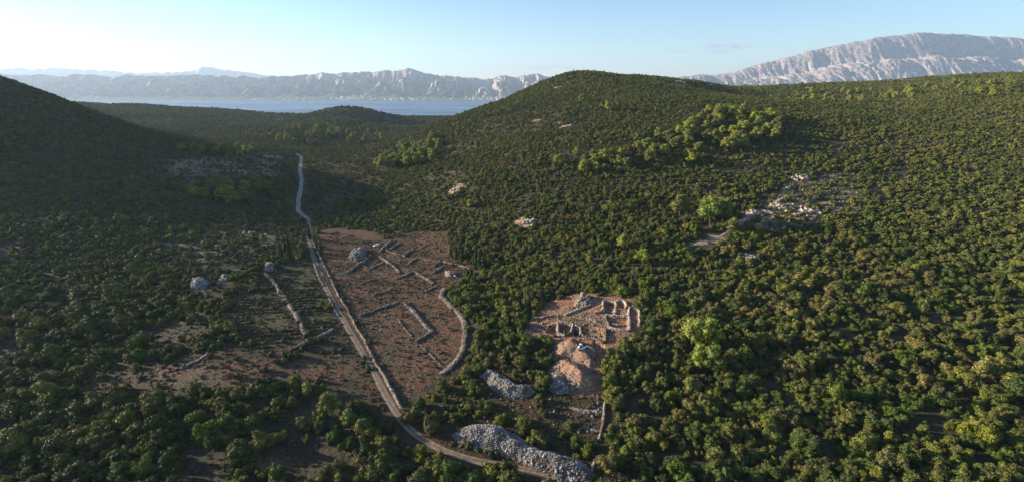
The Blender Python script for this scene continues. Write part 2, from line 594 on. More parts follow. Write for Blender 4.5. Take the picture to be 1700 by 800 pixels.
def mat_road(name, a, b, grass):
    m, t, p = new_mat(name)
    pos = n_pos(t)
    f = n_noise(t, pos, 0.8, 5, 0.65)
    g = n_noise(t, pos, 0.12, 3)
    c = n_mix(t, n_range(t, f, 0.35, 0.65), a, b)
    at_ = t.nodes.new('ShaderNodeAttribute')
    at_.attribute_name = 'across'
    ab = n_math(t, 'ABSOLUTE', at_.outputs['Fac'])
    mid = n_range(t, ab, 0.28, 0.08)
    edge = n_range(t, ab, 0.72, 0.98)
    k = n_math(t, 'MAXIMUM', n_math(t, 'MULTIPLY', mid, 0.6), edge)
    k = n_math(t, 'MULTIPLY', k, n_range(t, n_math(t, 'ADD', n_math(t, 'MULTIPLY', f, 0.6), n_math(t, 'MULTIPLY', g, 0.6)), 0.42, 0.66))
    c = n_mix(t, k, c, grass)
    t.links.new(c, p.inputs['Base Color'])
    n_bump(t, f, 0.6, 0.2, p)
    return m


M['road'] = mat_road('dirt road', (0.19, 0.125, 0.085), (0.31, 0.22, 0.16), (0.075, 0.062, 0.028))
M['pale_road'] = mat_road('pale gravel road', (0.23, 0.19, 0.15), (0.37, 0.32, 0.26), (0.12, 0.10, 0.07))
M['stone'] = mat_simple('limestone', (0.11, 0.092, 0.074), (0.29, 0.25, 0.21), 1.1, (0.13, 0.10, 0.065), 0.6, 0.2)
M['stone_pale'] = mat_simple('pale limestone', (0.15, 0.115, 0.088), (0.36, 0.295, 0.235), 1.1, (0.18, 0.12, 0.08), 0.6, 0.2)
M['dig_stone'] = mat_simple('excavated limestone', (0.24, 0.18, 0.135), (0.56, 0.47, 0.38), 1.1, (0.30, 0.19, 0.12), 0.6, 0.2)
M['stone_grey'] = mat_simple('grey limestone', (0.17, 0.152, 0.134), (0.45, 0.41, 0.37), 1.5, (0.17, 0.13, 0.10), 0.6, 0.2)
M['spoil'] = mat_simple('red spoil', (0.20, 0.105, 0.062), (0.35, 0.215, 0.145), 1.0, (0.25, 0.165, 0.11), 0.7, 0.25)
M['earth'] = mat_simple('heap earth', (0.10, 0.082, 0.066), (0.24, 0.205, 0.175), 1.3, None, 0.6, 0.3)
M['bark'] = mat_simple('bark', (0.06, 0.045, 0.035), (0.13, 0.10, 0.08), 3.0, None, 0.5, 0.05)
M['leaf'] = mat_leaf('evergreen leaves', ((0.058, 0.086, 0.013), (0.108, 0.117, 0.019), (0.146, 0.124, 0.030)), 1.1)
M['pine'] = mat_leaf('pine needles', ((0.140, 0.165, 0.020), (0.172, 0.190, 0.023), (0.200, 0.203, 0.028)), 0.4, 0.06)
M['cypress'] = mat_leaf('cypress leaves', ((0.030, 0.050, 0.018), (0.040, 0.062, 0.020), (0.055, 0.070, 0.024)), 0.2)
M['bush'] = mat_leaf('bush leaves', ((0.060, 0.075, 0.022), (0.095, 0.092, 0.032), (0.125, 0.090, 0.042)), 0.5)
M['dry'] = mat_leaf('dry tufts', ((0.085, 0.085, 0.030), (0.135, 0.085, 0.042), (0.17, 0.105, 0.06)), 0.5)


# ---------------------------------------------------------------- object helpers
def tag(o, label=None, cat=None, group=None, kind=None):
    if label:
        o['label'] = label
    if cat:
        o['category'] = cat
    if group:
        o['group'] = group
    if kind:
        o['kind'] = kind
    return o


def empty(name, loc, rz=0.0, s=1.0):
    o = bpy.data.objects.new(name, None)
    o.location = loc
    o.rotation_euler = (0, 0, rz)
    o.scale = (s, s, s)
    o.empty_display_size = 0.5
    C.objects.link(o)
    return o


def mesh_from(name, verts, faces, mat, smooth_shade=False):
    """verts (n,3); faces: list of arrays (k,3)/(k,4)"""
    me = bpy.data.meshes.new(name)
    verts = np.asarray(verts, np.float32)
    loops, starts, totals = [], [], []
    off = 0
    for f in faces:
        f = np.asarray(f, np.int32)
        if len(f) == 0:
            continue
        k = f.shape[1]
        loops.append(f.ravel())
        starts.append(off + np.arange(len(f)) * k)
        totals.append(np.full(len(f), k))
        off += f.size
    loops = np.concatenate(loops)
    starts = np.concatenate(starts).astype(np.int32)
    totals = np.concatenate(totals).astype(np.int32)
    me.vertices.add(len(verts))
    me.vertices.foreach_set('co', verts.ravel())
    me.loops.add(len(loops))
    me.loops.foreach_set('vertex_index', loops.astype(np.int32))
    me.polygons.add(len(starts))
    me.polygons.foreach_set('loop_start', starts)
    me.polygons.foreach_set('loop_total', totals)
    if smooth_shade:
        me.polygons.foreach_set('use_smooth', np.ones(len(starts), bool))
    me.update(calc_edges=True)
    if mat:
        me.materials.append(mat)
    return me


def link(name, me, parent=None, loc=None):
    o = bpy.data.objects.new(name, me)
    if parent:
        o.parent = parent
    if loc is not None:
        o.location = loc
    C.objects.link(o)
    return o


class MB:
    """collects pieces into one mesh"""
    def __init__(self):
        self.v, self.f, self.n = [], {3: [], 4: []}, 0

    def add(self, v, f):
        v = np.asarray(v, float)
        f = np.asarray(f, int)
        self.v.append(v)
        self.f[f.shape[1]].append(f + self.n)
        self.n += len(v)

    def box(self, c, s, rz=0.0, taper=1.0):
        c = np.asarray(c, float)
        s = np.asarray(s, float) / 2
        k = np.array([[-1, -1, -1], [1, -1, -1], [1, 1, -1], [-1, 1, -1], [-1, -1, 1], [1, -1, 1], [1, 1, 1], [-1, 1, 1]], float) * s
        k[4:, :2] *= taper
        cr, sr = math.cos(rz), math.sin(rz)
        k = k @ np.array([[cr, sr, 0], [-sr, cr, 0], [0, 0, 1]])
        self.add(k + c, BOXF)

    def bar(self, a, b, w, h=None):
        """square bar from a to b"""
        a, b = np.asarray(a, float), np.asarray(b, float)
        d = (b - a) / np.linalg.norm(b - a)
        up = np.array([0, 0, 1.0]) if abs(d[2]) < 0.9 else np.array([1.0, 0, 0])
        s = np.cross(d, up)
        s /= np.linalg.norm(s)
        u = np.cross(s, d)
        h = h or w
        v = []
        for q in (a, b):
            for i, j in ((-1, -1), (1, -1), (1, 1), (-1, 1)):
                v.append(q + s * i * w / 2 + u * j * h / 2)
        self.add(v, [[0, 3, 2, 1], [4, 5, 6, 7], [0, 1, 5, 4], [1, 2, 6, 5], [2, 3, 7, 6], [3, 0, 4, 7]])

    def tube(self, pts, radii, n=7):
        pts = [np.asarray(p, float) for p in pts]
        rings = []
        for i, p in enumerate(pts):
            d = pts[min(i + 1, len(pts) - 1)] - pts[max(i - 1, 0)]
            d /= np.linalg.norm(d)
            up = np.array([0, 0, 1.0]) if abs(d[2]) < 0.9 else np.array([1.0, 0, 0])
            s = np.cross(d, up)
            s /= np.linalg.norm(s)
            u = np.cross(s, d)
            a = np.arange(n) * 2 * math.pi / n
            rings.append(p + radii[i] * (np.cos(a)[:, None] * s + np.sin(a)[:, None] * u))
        v = np.concatenate(rings)
        f = []
        for i in range(len(pts) - 1):
            for k in range(n):
                f.append([i * n + k, i * n + (k + 1) % n, (i + 1) * n + (k + 1) % n, (i + 1) * n + k])
        self.add(v, f)
        e = len(pts) - 1
        self.add(np.vstack([rings[0], pts[0]]), [[(k + 1) % n, k, n] for k in range(n)])
        self.add(np.vstack([rings[e], pts[e]]), [[k, (k + 1) % n, n] for k in range(n)])

    def stones(self, P, size, g):
        """many squarish rough stones centred on P (n,3), size (n,)"""
        n = len(P)
        if n == 0:
            return
        k = np.array([[-1, -1, -1], [1, -1, -1], [1, 1, -1], [-1, 1, -1], [-1, -1, 1], [1, -1, 1], [1, 1, 1], [-1, 1, 1]], float)
        q = g.normal(size=(n, 4))
        q /= np.linalg.norm(q, axis=1)[:, None]
        w, x, y, z = q.T
        Rm = np.stack([1 - 2 * (y * y + z * z), 2 * (x * y - z * w), 2 * (x * z + y * w), 2 * (x * y + z * w), 1 - 2 * (x * x + z * z), 2 * (y * z - x * w),
                       2 * (x * z - y * w), 2 * (y * z + x * w), 1 - 2 * (x * x + y * y)], 1).reshape(n, 3, 3)
        V = k[None] * (0.5 * size[:, None, None]) * g.uniform(0.55, 1.15, (n, 1, 3)) * g.uniform(0.65, 1.1, (n, 8, 1))
        V = np.einsum('nij,nkj->nki', Rm, V) + np.asarray(P)[:, None, :]
        Fs = (BOXF[None] + (np.arange(n) * 8)[:, None, None]).reshape(-1, 4)
        self.add(V.reshape(-1, 3), Fs)

    def mesh(self, name, mat, smooth_shade=False):
        fs = [np.concatenate(self.f[k]) for k in (3, 4) if self.f[k]]
        return mesh_from(name, np.concatenate(self.v), fs, mat, smooth_shade)

    def obj(self, name, mat, parent=None, loc=None, smooth_shade=False):
        return link(name, self.mesh(name, mat, smooth_shade), parent, loc)


BOXF = np.array([[0, 3, 2, 1], [4, 5, 6, 7], [0, 1, 5, 4], [1, 2, 6, 5], [2, 3, 7, 6], [3, 0, 4, 7]])


# ---------------------------------------------------------------- ground sheet
def build_ground():
    th = np.concatenate([np.arange(-180, -60, 3.0), np.arange(-60, 60.01, 0.15), np.arange(63, 180, 3.0)])
    th = np.radians(th)
    r = np.concatenate([np.geomspace(3, 40, 14)[:-1], np.geomspace(40, 3200, 640)])
    T, Rr = np.meshgrid(th, r)
    X, Y = Rr * np.sin(T), Rr * np.cos(T)
    Z = H(X, Y)
    nr, nth = X.shape
    v = np.stack([X, Y, Z], -1).reshape(-1, 3)
    i = np.arange(nr - 1)[:, None] * nth
    j = np.arange(nth)[None, :]
    j2 = (j + 1) % nth
    f = np.stack([i + j, i + j2, i + nth + j2, i + nth + j], -1).reshape(-1, 4)[:, ::-1]
    v = np.vstack([v, [[0, 0, float(H(0.0, 0.0))]]])
    c = len(v) - 1
    fan = np.stack([np.full(nth, c), np.arange(nth), (np.arange(nth) + 1) % nth], 1)[:, ::-1]
    me = mesh_from('ground', v, [fan, f], M['ground'], True)
    x, y = v[:, 0], v[:, 1]
    zones = np.zeros((len(v), 4), np.float32)

    def paint(ch, poly, edge, amt=1.0):
        lo, hi = poly.min(0) - 12, poly.max(0) + 12
        s = (x > lo[0]) & (x < hi[0]) & (y > lo[1]) & (y < hi[1])
        val = np.clip(0.5 + sdf(poly, x[s], y[s]) / edge, 0, 1) * amt
        zones[s, ch] = np.maximum(zones[s, ch], val)
    paint(0, P_FIELD, 6)
    paint(0, P_SOIL, 8, 0.75)
    paint(1, P_LEFT, 16)
    paint(0, P_PLOT3, 9, 0.66)
    paint(0, P_PLOT2, 6, 0.45)
    paint(1, P_SOIL2, 8, 0.7)
    paint(1, P_CLEAR, 20, 0.8)
    paint(1, P_GROVE, 20, 0.8)
    paint(0, P_SHADE_FIELD, 6, 0.8)
    paint(2, P_TERR, 30, 0.85)
    paint(2, P_ROCK1, 40, 0.55)
    paint(2, P_ROCK2, 30, 0.50)
    paint(3, P_DIG, 10)
    paint(3, P_TRACK, 8, 0.55)
    nearroad = np.hypot(x, y) < 700
    d = np.full(len(v), 1e9)
    d[nearroad] = pline_dist([p for p in ROAD_LOW], x[nearroad], y[nearroad])
    zones[:, 1] = np.maximum(zones[:, 1], np.clip(1.2 - d / 8, 0, 0.9))
    # bare rocky patches on the hillside
    for (px, py, rad) in ((942, 212, 9), (1130, 137, 16), (1175, 140, 14), (925, 205, 8), (760, 313, 10), (872, 368, 9), (1245, 428, 8), (1205, 180, 12), (890, 200, 10), (1090, 135, 10), (1330, 146, 12), (590, 258, 8), (1160, 400, 6), (1190, 397, 6), (885, 545, 7), (905, 521, 5), (893, 530, 4), (985, 497, 4), (900, 150, 8), (1225, 150, 10), (1390, 300, 14)):
        q = at(px, py)
        g = np.clip(0.5 + (rad - np.hypot(x - q.x, y - q.y)) / rad, 0, 1) * 0.8
        zones[:, 2] = np.maximum(zones[:, 2], g)
    a = me.attributes.new('zones', 'FLOAT_COLOR', 'POINT')
    a.data.foreach_set('color', zones.ravel())
    crop = np.zeros(len(v), np.float32)
    for poly in (P_PLOT1, P_PLOT2):
        lo, hi = poly.min(0) - 12, poly.max(0) + 12
        k = (x > lo[0]) & (x < hi[0]) & (y > lo[1]) & (y < hi[1])
        crop[k] = np.maximum(crop[k], np.clip(0.5 + sdf(poly, x[k], y[k]) / 4, 0, 0.85))
    a = me.attributes.new('crop', 'FLOAT', 'POINT')
    a.data.foreach_set('value', crop)
    o = link('ground', me)
    tag(o, kind='structure')
    return o


build_ground()


def ribbon(name, pts, width, mat, lift=0.12, wob=0.35):
    P = [Vector(p) for p in pts]
    q = []
    for a, b in zip(P[:-1], P[1:]):      # resample at ~1.5 m
        n = max(1, int((b - a).length / 1.5))
        for k in range(n):
            q.append(a.lerp(b, k / n))
    q.append(P[-1])
    q = np.array([(p.x, p.y) for p in q])
    for _ in range(12):
        q[1:-1] = 0.25 * q[:-2] + 0.5 * q[1:-1] + 0.25 * q[2:]
    d = np.gradient(q, axis=0)
    d /= np.linalg.norm(d, axis=1)[:, None]
    nrm = np.stack([-d[:, 1], d[:, 0]], 1)
    cols = np.array([-1.0, -0.72, -0.45, -0.2, 0, 0.2, 0.45, 0.72, 1.0])
    s = np.arange(len(q)) * 1.5
    wl = width / 2 * (1 + wob * fbm(s / 9, s * 0 + 3, 5, 3))
    wr = width / 2 * (1 + wob * fbm(s / 9, s * 0 + 30, 6, 3))
    V = []
    for c in cols:
        w = (wl if c < 0 else wr) * c
        xy = q + nrm * w[:, None]
        V.append(np.column_stack([xy, H(xy[:, 0], xy[:, 1]) + lift * (1 if abs(c) < 1 else 0.3)]))
    V = np.stack(V, 1)
    n, m = V.shape[:2]
    i = np.arange(n - 1)[:, None] * m
    j = np.arange(m - 1)[None]
    f = np.stack([i + j, i + j + 1, i + m + j + 1, i + m + j], -1).reshape(-1, 4)
    me = mesh_from(name, V.reshape(-1, 3), [f[:, ::-1]], mat, True)
    at_ = me.attributes.new('across', 'FLOAT', 'POINT')
    at_.data.foreach_set('value', np.tile(cols, n).astype(np.float32))
    o = link(name, me)
    tag(o, kind='structure')
    return o


ribbon('dirt_road', ROAD_LOW, 2.6, M['road'])
ribbon('footpath', path_px([(1145, 408), (1170, 402), (1195, 394), (1222, 376), (1240, 362), (1258, 350)]), 1.6, M['pale_road'], 0.1, 0.6)
ribbon('pale_road', ROAD_UP, 3.6, M['pale_road'], 0.2, 0.3)


# ---------------------------------------------------------------- sea, far mountains
def mat_sea():
    m, t, p = new_mat('sea water')
    pos = n_pos(t)
    f = n_noise(t, pos, 0.004, 4, 0.6)
    c = n_mix(t, n_range(t, f, 0.35, 0.65), (0.012, 0.060, 0.120), (0.016, 0.074, 0.140))
    t.links.new(c, p.inputs['Base Color'])
    mp = t.nodes.new('ShaderNodeMapping')
    mp.inputs['Scale'].default_value = (0.00035, 0.0016, 1)
    t.links.new(pos, mp.inputs['Vector'])
    t.links.new(n_range(t, n_noise(t, mp.outputs[0], 1.0, 5, 0.6), 0.35, 0.65, 0.22, 0.5), p.inputs['Roughness'])
    p.inputs['Specular IOR Level'].default_value = 0.5
    n_bump(t, n_noise(t, pos, 0.05, 6, 0.7), 0.6, 6.0, p)
    return m


def build_sea():
    v = [(-40000, -20000, SEA_Z), (40000, -20000, SEA_Z), (40000, 45000, SEA_Z), (-40000, 45000, SEA_Z)]
    tag(link('sea', mesh_from('sea', v, [np.array([[0, 1, 2, 3]])], mat_sea())), kind='structure')


build_sea()


def mat_mountain():
    m, t, p = new_mat('limestone mountain')
    pos = n_pos(t)
    geo = t.nodes.new('ShaderNodeNewGeometry')
    sep = t.nodes.new('ShaderNodeSeparateXYZ')
    t.links.new(geo.outputs['Normal'], sep.inputs[0])
    sp_ = t.nodes.new('ShaderNodeSeparateXYZ')
    t.links.new(pos, sp_.inputs[0])
    n1 = n_noise(t, pos, 0.0028, 6, 0.65)
    n2 = n_noise(t, pos, 0.012, 5, 0.65)
    rock = n_mix(t, n_range(t, n2, 0.35, 0.65), (0.25, 0.19, 0.175), (0.52, 0.405, 0.35))
    veg = n_mix(t, n_range(t, n2, 0.4, 0.6), (0.05, 0.075, 0.045), (0.14, 0.15, 0.09))
    flat = n_range(t, sep.outputs[2], 0.62, 0.90)
    low = n_range(t, sp_.outputs[2], 350, -150)
    f = n_math(t, 'ADD', n_math(t, 'MULTIPLY', flat, 0.34), n_math(t, 'MULTIPLY', low, 0.40))
    f = n_math(t, 'ADD', f, n_math(t, 'MULTIPLY', n_math(t, 'SUBTRACT', n1, 0.5), 1.6))
    c = n_mix(t, n_range(t, f, 0.34, 0.66), rock, veg)
    t.links.new(c, p.inputs['Base Color'])
    n_bump(t, n2, 1.0, 60, p)
    return m


M['mountain'] = mat_mountain()


def skyline(pts, Y):
    """control pixels of a crest at depth Y -> (x, z) arrays"""
    xs, zs = [], []
    for px, py in pts:
        a, b = pix_dir(px, py)
        xs.append(a * Y)
        zs.append(CAM_Z - b * Y)
    return np.array(xs), np.array(zs)


def shore_height(X, Y, crest, yc, y0):
    s = np.clip((Y - y0) / (yc - y0), 0, 1.6)
    g = np.where(s < 0.45, 0.22 * (s / 0.45) ** 1.2, 0.22 + 0.38 * smooth(0.38, 0.76, s) + 0.40 * smooth(0.80, 0.99, s))
    g = np.where(s > 1, 1 - 0.5 * (s - 1), g)
    wx = X + 170 * fbm(X / 900, Y / 900, 45, 3)
    rid = 1 - np.abs(fbm(wx / 560, Y / 5200 + 3, 41, 5, 0.6)) * 2.2      # gullies run down the slope
    rid2 = 1 - np.abs(fbm(X / 170, Y / 700, 57, 3, 0.55)) * 2.0
    amp = smooth(0.12, 0.6, s) * (1 - 0.75 * smooth(0.82, 1.0, s))
    z = SEA_Z + (crest - SEA_Z) * g + amp * (rid * 250 + rid2 * 80 - 190)
    z = z - amp * smooth(2500, 5500, X) * (rid * 250 + rid2 * 80 - 190) * 0.78
    z = z + amp * smooth(2500, 5500, X) * (np.abs(fbm(X / 260 + fbm(X / 900, Y / 900, 95, 2), Y / 900, 91, 5, 0.6)) * -150 + 30)
    z = z + smooth(0.0, 0.2, s) * (fbm(X / 400, Y / 600, 77, 5, 0.55) * 14 + fbm(X / 80, Y / 160, 78, 3) * 7)
    return z


def build_mountains():
    pts = [(-260, 120), (-100, 122), (60, 124), (200, 126), (316, 125), (400, 127), (470, 127), (520, 122), (560, 121), (590, 121), (620, 118), (650, 115), (680, 114), (700, 117), (722, 123), (770, 128), (830, 127),
           (870, 125), (890, 123.5), (905, 126), (935, 134), (980, 138), (1040, 136), (1090, 132), (1140, 126), (1160, 123), (1200, 124), (1216, 118), (1240, 110), (1300, 95), (1345, 83), (1384, 75), (1450, 62), (1520, 54),
           (1600, 58), (1700, 66), (1900, 80)]
    yc = 12500.0
    cx, cz = skyline(pts, yc)
    x = np.arange(-17500, 17501, 17.0)
    y = np.concatenate([np.linspace(9450, 12500, 170), np.linspace(12560, 15500, 30)])
    X, Y = np.meshgrid(x, y)
    xx = X * yc / Y                      # keep each crest above the slope below it
    crest = np.interp(X, cx, cz) - 22
    crest = crest + fbm(X / 330, X * 0 + 2, 31, 4, 0.55) * 15
    y0 = 9600 + 120 * fbm(X / 900, X * 0, 12, 3)
    Z = shore_height(X, Y, crest, yc + 250 * fbm(X / 1200, X * 0 + 9, 13, 3) - 125, y0)
    Z = np.where(Y < y0, SEA_Z - 6, Z)
    n, m = X.shape
    i = np.arange(n - 1)[:, None] * m
    j = np.arange(m - 1)[None]
    f = np.stack([i + j, i + j + 1, i + m + j + 1, i + m + j], -1).reshape(-1, 4)
    me = mesh_from('mountains', np.stack([X, Y, Z], -1).reshape(-1, 3), [f], M['mountain'], False)
    tag(link('mountains', me), kind='structure')
    # the far pale range peeping over the left end
    pts = [(-300, 128), (-60, 118), (60, 112), (150, 116), (240, 121), (316, 118), (338, 112), (352, 112), (366, 116), (390, 118), (415, 121), (440, 125), (470, 130), (520, 140), (700, 150)]
    yc = 24000.0
    cx, cz = skyline(pts, yc)
    x = np.arange(-30000, -3000, 60.0)
    y = np.linspace(20500, 26000, 60)
    X, Y = np.meshgrid(x, y)
    crest = np.interp(X, cx, cz) + fbm(X / 600, X * 0 + 2, 35, 4, 0.6) * 50 - 25
    Z = shore_height(X, Y, crest, yc, 20500.0)
    n, m = X.shape
    i = np.arange(n - 1)[:, None] * m
    j = np.arange(m - 1)[None]
    f = np.stack([i + j, i + j + 1, i + m + j + 1, i + m + j], -1).reshape(-1, 4)
    me = mesh_from('far_mountains', np.stack([X, Y, Z], -1).reshape(-1, 3), [f], M['mountain'], False)
    tag(link('far_mountains', me), kind='structure')
    return None


build_mountains()


def build_haze():
    b = MB()
    x0, x1, y0, y1, z0, z1 = -32000, 22000, -4000, 29000, SEA_Z - 40, 1400
    b.box(((x0 + x1) / 2, (y0 + y1) / 2, (z0 + z1) / 2), (x1 - x0, y1 - y0, z1 - z0))
    m = bpy.data.materials.new('haze')
    m.use_nodes = True
    t = m.node_tree
    t.nodes.clear()
    out = t.nodes.new('ShaderNodeOutputMaterial')
    v = t.nodes.new('ShaderNodeVolumePrincipled')
    v.inputs['Color'].default_value = (0.66, 0.82, 1.0, 1)
    v.inputs['Density'].default_value = HAZE
    v.inputs['Anisotropy'].default_value = 0.2
    t.links.new(v.outputs[0], out.inputs['Volume'])
    o = b.obj('haze', m)
    tag(o, kind='stuff')


if HAZE > 0:
    build_haze()


# ---------------------------------------------------------------- foliage meshes
ICO_V = None


def icosphere(sub):
    bm = bmesh.new()
    bmesh.ops.create_icosphere(bm, subdivisions=sub, radius=1.0)
    v = np.array([x.co[:] for x in bm.verts])
    f = np.array([[x.index for x in fc.verts] for fc in bm.faces])
    bm.free()
    return v, f


ICO1, ICO2 = icosphere(1), icosphere(2)


def leaf_cloud(blobs, n_total, leaf, g, core=0.74, up=0.15, flat_bottom=None, ico=None, jit=0.55):
    """blobs: (n,6) centre + radii. A crown of many small leaf-clump faces over lumpy dark cores."""
    b = np.asarray(blobs, float)
    area = (b[:, 3] * b[:, 4] + b[:, 4] * b[:, 5] + b[:, 3] * b[:, 5])
    cnt = np.maximum(6, (n_total * area / area.sum()).astype(int))
    mb = MB()
    iv, if_ = ico or ICO1
    for k in range(len(b)):
        c, r = b[k, :3], b[k, 3:]
        noise = g.uniform(0.85, 1.12, (len(iv), 1))
        mb.add(iv * noise * r * core + c, if_)
    P, N = [], []
    for k in range(len(b)):
        d = g.normal(size=(cnt[k], 3))
        d[:, 2] += up
        d /= np.linalg.norm(d, axis=1)[:, None]
        p = b[k, :3] + d * b[k, 3:] * g.uniform(0.86, 1.1, (cnt[k], 1))
        nrm = d / b[k, 3:]
        nrm /= np.linalg.norm(nrm, axis=1)[:, None]
        P.append(p)
        N.append(nrm)
    P, N = np.concatenate(P), np.concatenate(N)
    keep = np.ones(len(P), bool)
    for k in range(len(b)):
        q = ((P - b[k, :3]) / b[k, 3:]) ** 2
        keep &= q.sum(1) > 0.62
    if flat_bottom is not None:
        keep &= P[:, 2] > flat_bottom
    P, N = P[keep], N[keep]
    n = len(P)
    N = N + g.normal(scale=jit, size=N.shape)
    N /= np.linalg.norm(N, axis=1)[:, None]
    t = np.cross(N, g.normal(size=N.shape))
    t /= np.linalg.norm(t, axis=1)[:, None]
    s = np.cross(N, t)
    a = leaf * g.uniform(0.55, 1.3, (n, 1))
    c = leaf * g.uniform(0.35, 0.9, (n, 1))
    bend = N * leaf * g.uniform(-0.25, 0.25, (n, 1))
    V = np.stack([P - t * a, P - s * c + bend, P + t * a, P + s * c + bend], 1).reshape(-1, 3)
    mb.add(V, np.arange(4 * n).reshape(-1, 4))
    return mb


def dome_blobs(g, n, w=0.5, h=0.72, z0=0.12, lump=(0.11, 0.21)):
    """blobs filling an uneven dome of half width w and height h"""
    out = [(0, 0, z0 + h * 0.35, w * 0.62, w * 0.62, h * 0.42)]
    for k in range(n):
        a = g.uniform(0, 2 * math.pi)
        el = g.uniform(0.0, 1.0) ** 0.8
        rr = w * math.sqrt(max(0.0, 1 - (el * 0.92) ** 2)) * g.uniform(0.62, 0.9)
        s = g.uniform(*lump)
        out.append((rr * math.cos(a), rr * math.sin(a), z0 + el * h * g.uniform(0.72, 0.95), s, s * g.uniform(0.85, 1.15), s * g.uniform(0.75, 1.05)))
    return out


def make_evergreen(seed, n_blob, n_leaf, leaf, ico):
    """several stems of different height grown together: an uneven, many-headed crown"""
    g = np.random.default_rng(seed)
    nd = int(g.integers(2, 6))
    bl = []
    for k in range(nd):
        a = g.uniform(0, 2 * math.pi)
        off = 0.0 if k == 0 else g.uniform(0.16, 0.36)
        w = g.uniform(0.18, 0.34) if k else g.uniform(0.26, 0.40)
        h = g.uniform(0.38, 0.92)
        for b in dome_blobs(g, max(4, int(n_blob / nd)), w, h, 0.05, (0.28 * w, 0.62 * w)):
            b = list(b)
            b[0] += off * math.cos(a)
            b[1] += off * math.sin(a)
            bl.append(b)
    return leaf_cloud(bl, n_leaf, leaf, g, ico=ico, jit=0.7)


def make_pine(seed, n_blob, n_leaf, leaf, ico):
    g = np.random.default_rng(seed)
    bl = []
    for k in range(n_blob):
        z = 0.34 + 0.62 * (k + g.uniform(0, 1)) / n_blob
        wid = 0.36 * math.sin(min(1.0, (1.05 - z) / 0.55) * math.pi / 2) ** 0.8
        a = g.uniform(0, 2 * math.pi)
        rr = wid * g.uniform(0.35, 0.95)
        s = g.uniform(0.11, 0.18)
        bl.append((rr * math.cos(a), rr * math.sin(a), z - 0.03, s * 1.15, s * 1.15, s * 0.8))
    return leaf_cloud(bl, n_leaf, leaf, g, ico=ico, up=0.3, jit=0.7)


def make_cypress(seed):
    g = np.random.default_rng(seed)
    bl = []
    for k in range(12):
        z = 0.08 + 0.86 * k / 11
        w = 0.105 * (math.sin(min(1, (1.03 - z) / 0.7) * math.pi / 2)) ** 0.9
        bl.append((g.normal(0, 0.012), g.normal(0, 0.012), z, w, w, 0.09))
    return leaf_cloud(bl, 700, 0.035, g, ico=ICO1, jit=0.5)


def make_bush(seed, n_leaf, leaf):
    g = np.random.default_rng(seed)
    return leaf_cloud(dome_blobs(g, 7, 0.5, 0.5, 0.02, (0.16, 0.28)), n_leaf, leaf, g, ico=ICO1)


def make_tuft(seed):
    g = np.random.default_rng(seed)
    bl = [(g.uniform(-.3, .3), g.uniform(-.3, .3), 0.14, g.uniform(.15, .3), g.uniform(.15, .3), g.uniform(.14, .28)) for _ in range(4)]
    return leaf_cloud(bl, 46, 0.14, g, ico=ICO1, jit=0.8)


def trunk_mesh(name, h, r, forks, g):
    mb = MB()
    lean = g.normal(0, 0.03, 2)
    mb.tube([(0, 0, -0.06), (lean[0] * .5, lean[1] * .5, h * 0.5), (lean[0], lean[1], h)], [r * 1.3, r, r * 0.7])
    for k in range(forks):
        a = g.uniform(0, 2 * math.pi)
        mb.tube([(lean[0] * .6, lean[1] * .6, h * 0.55), (0.12 * math.cos(a), 0.12 * math.sin(a), h * 1.05), (0.22 * math.cos(a), 0.22 * math.sin(a), h * 1.5)], [r * 0.65, r * 0.45, r * 0.2], 5)
    return mb.mesh(name, M['bark'])


EVER = [make_evergreen(100 + k, 34 + k % 3 * 6, 3600, 0.034, ICO1).mesh('crown', M['leaf']) for k in range(10)]
EVER_FAR = [make_evergreen(200 + k, 12, 420, 0.072, ICO1).mesh('crown', M['leaf']) for k in range(8)]
PINE = [make_pine(300 + k, 22, 1700, 0.032, ICO1).mesh('crown', M['pine']) for k in range(5)]
CYP = [make_cypress(400 + k).mesh('crown', M['cypress']) for k in range(3)]
BUSH = [make_bush(500 + k, 420, 0.075).mesh('foliage', M['bush']) for k in range(4)]
TUFT = [make_tuft(600 + k).mesh('tuft', M['dry']) for k in range(4)]
TRUNK_E = [trunk_mesh('trunk', 0.30, 0.045, 3, np.random.default_rng(700 + k)) for k in range(3)]
TRUNK_P = [trunk_mesh('trunk', 0.62, 0.022, 3, np.random.default_rng(710 + k)) for k in range(3)]
TRUNK_C = [trunk_mesh('trunk', 0.30, 0.022, 0, np.random.default_rng(720))]
STEM_B = [trunk_mesh('stem', 0.22, 0.03, 3, np.random.default_rng(730))]


def plant(kind, crowns, trunks, x, y, size, label, cat, group=None, crown_name='crown', trunk_name='trunk', sink=0.0, hz=None):
    z = float(H(x, y)) - sink
    o = empty(kind, (x, y, z), random.uniform(0, 6.28), size)
    if hz:
        o.scale = (size, size, size * hz)
    tag(o, label, cat, group)
    link(crown_name, random.choice(crowns), o)
    link(trunk_name, random.choice(trunks), o)
    return o


# ---------------------------------------------------------------- where woodland grows
ROADS = [(ROAD_LOW, 3.6), (ROAD_UP, 4.6)]


CLEAR_WALLS = [path_px(p) for p in ([(1005, 668), (1002, 690), (1000, 715), (996, 730)], [(990, 758), (984, 775), (978, 796)], [(945, 676), (970, 683), (998, 685)], [(968, 706), (985, 712), (998, 717)],
                                  [(480, 583), (515, 566), (552, 548)], [(1145, 408), (1170, 402), (1195, 394), (1222, 376), (1240, 362), (1258, 350)], [(738, 480), (731, 492), (745, 505), (760, 518), (770, 535), (773, 560), (768, 585), (760, 600), (742, 614), (732, 622)], [(440, 455), (475, 500), (508, 558)], [(300, 612), (330, 597), (345, 586)])]


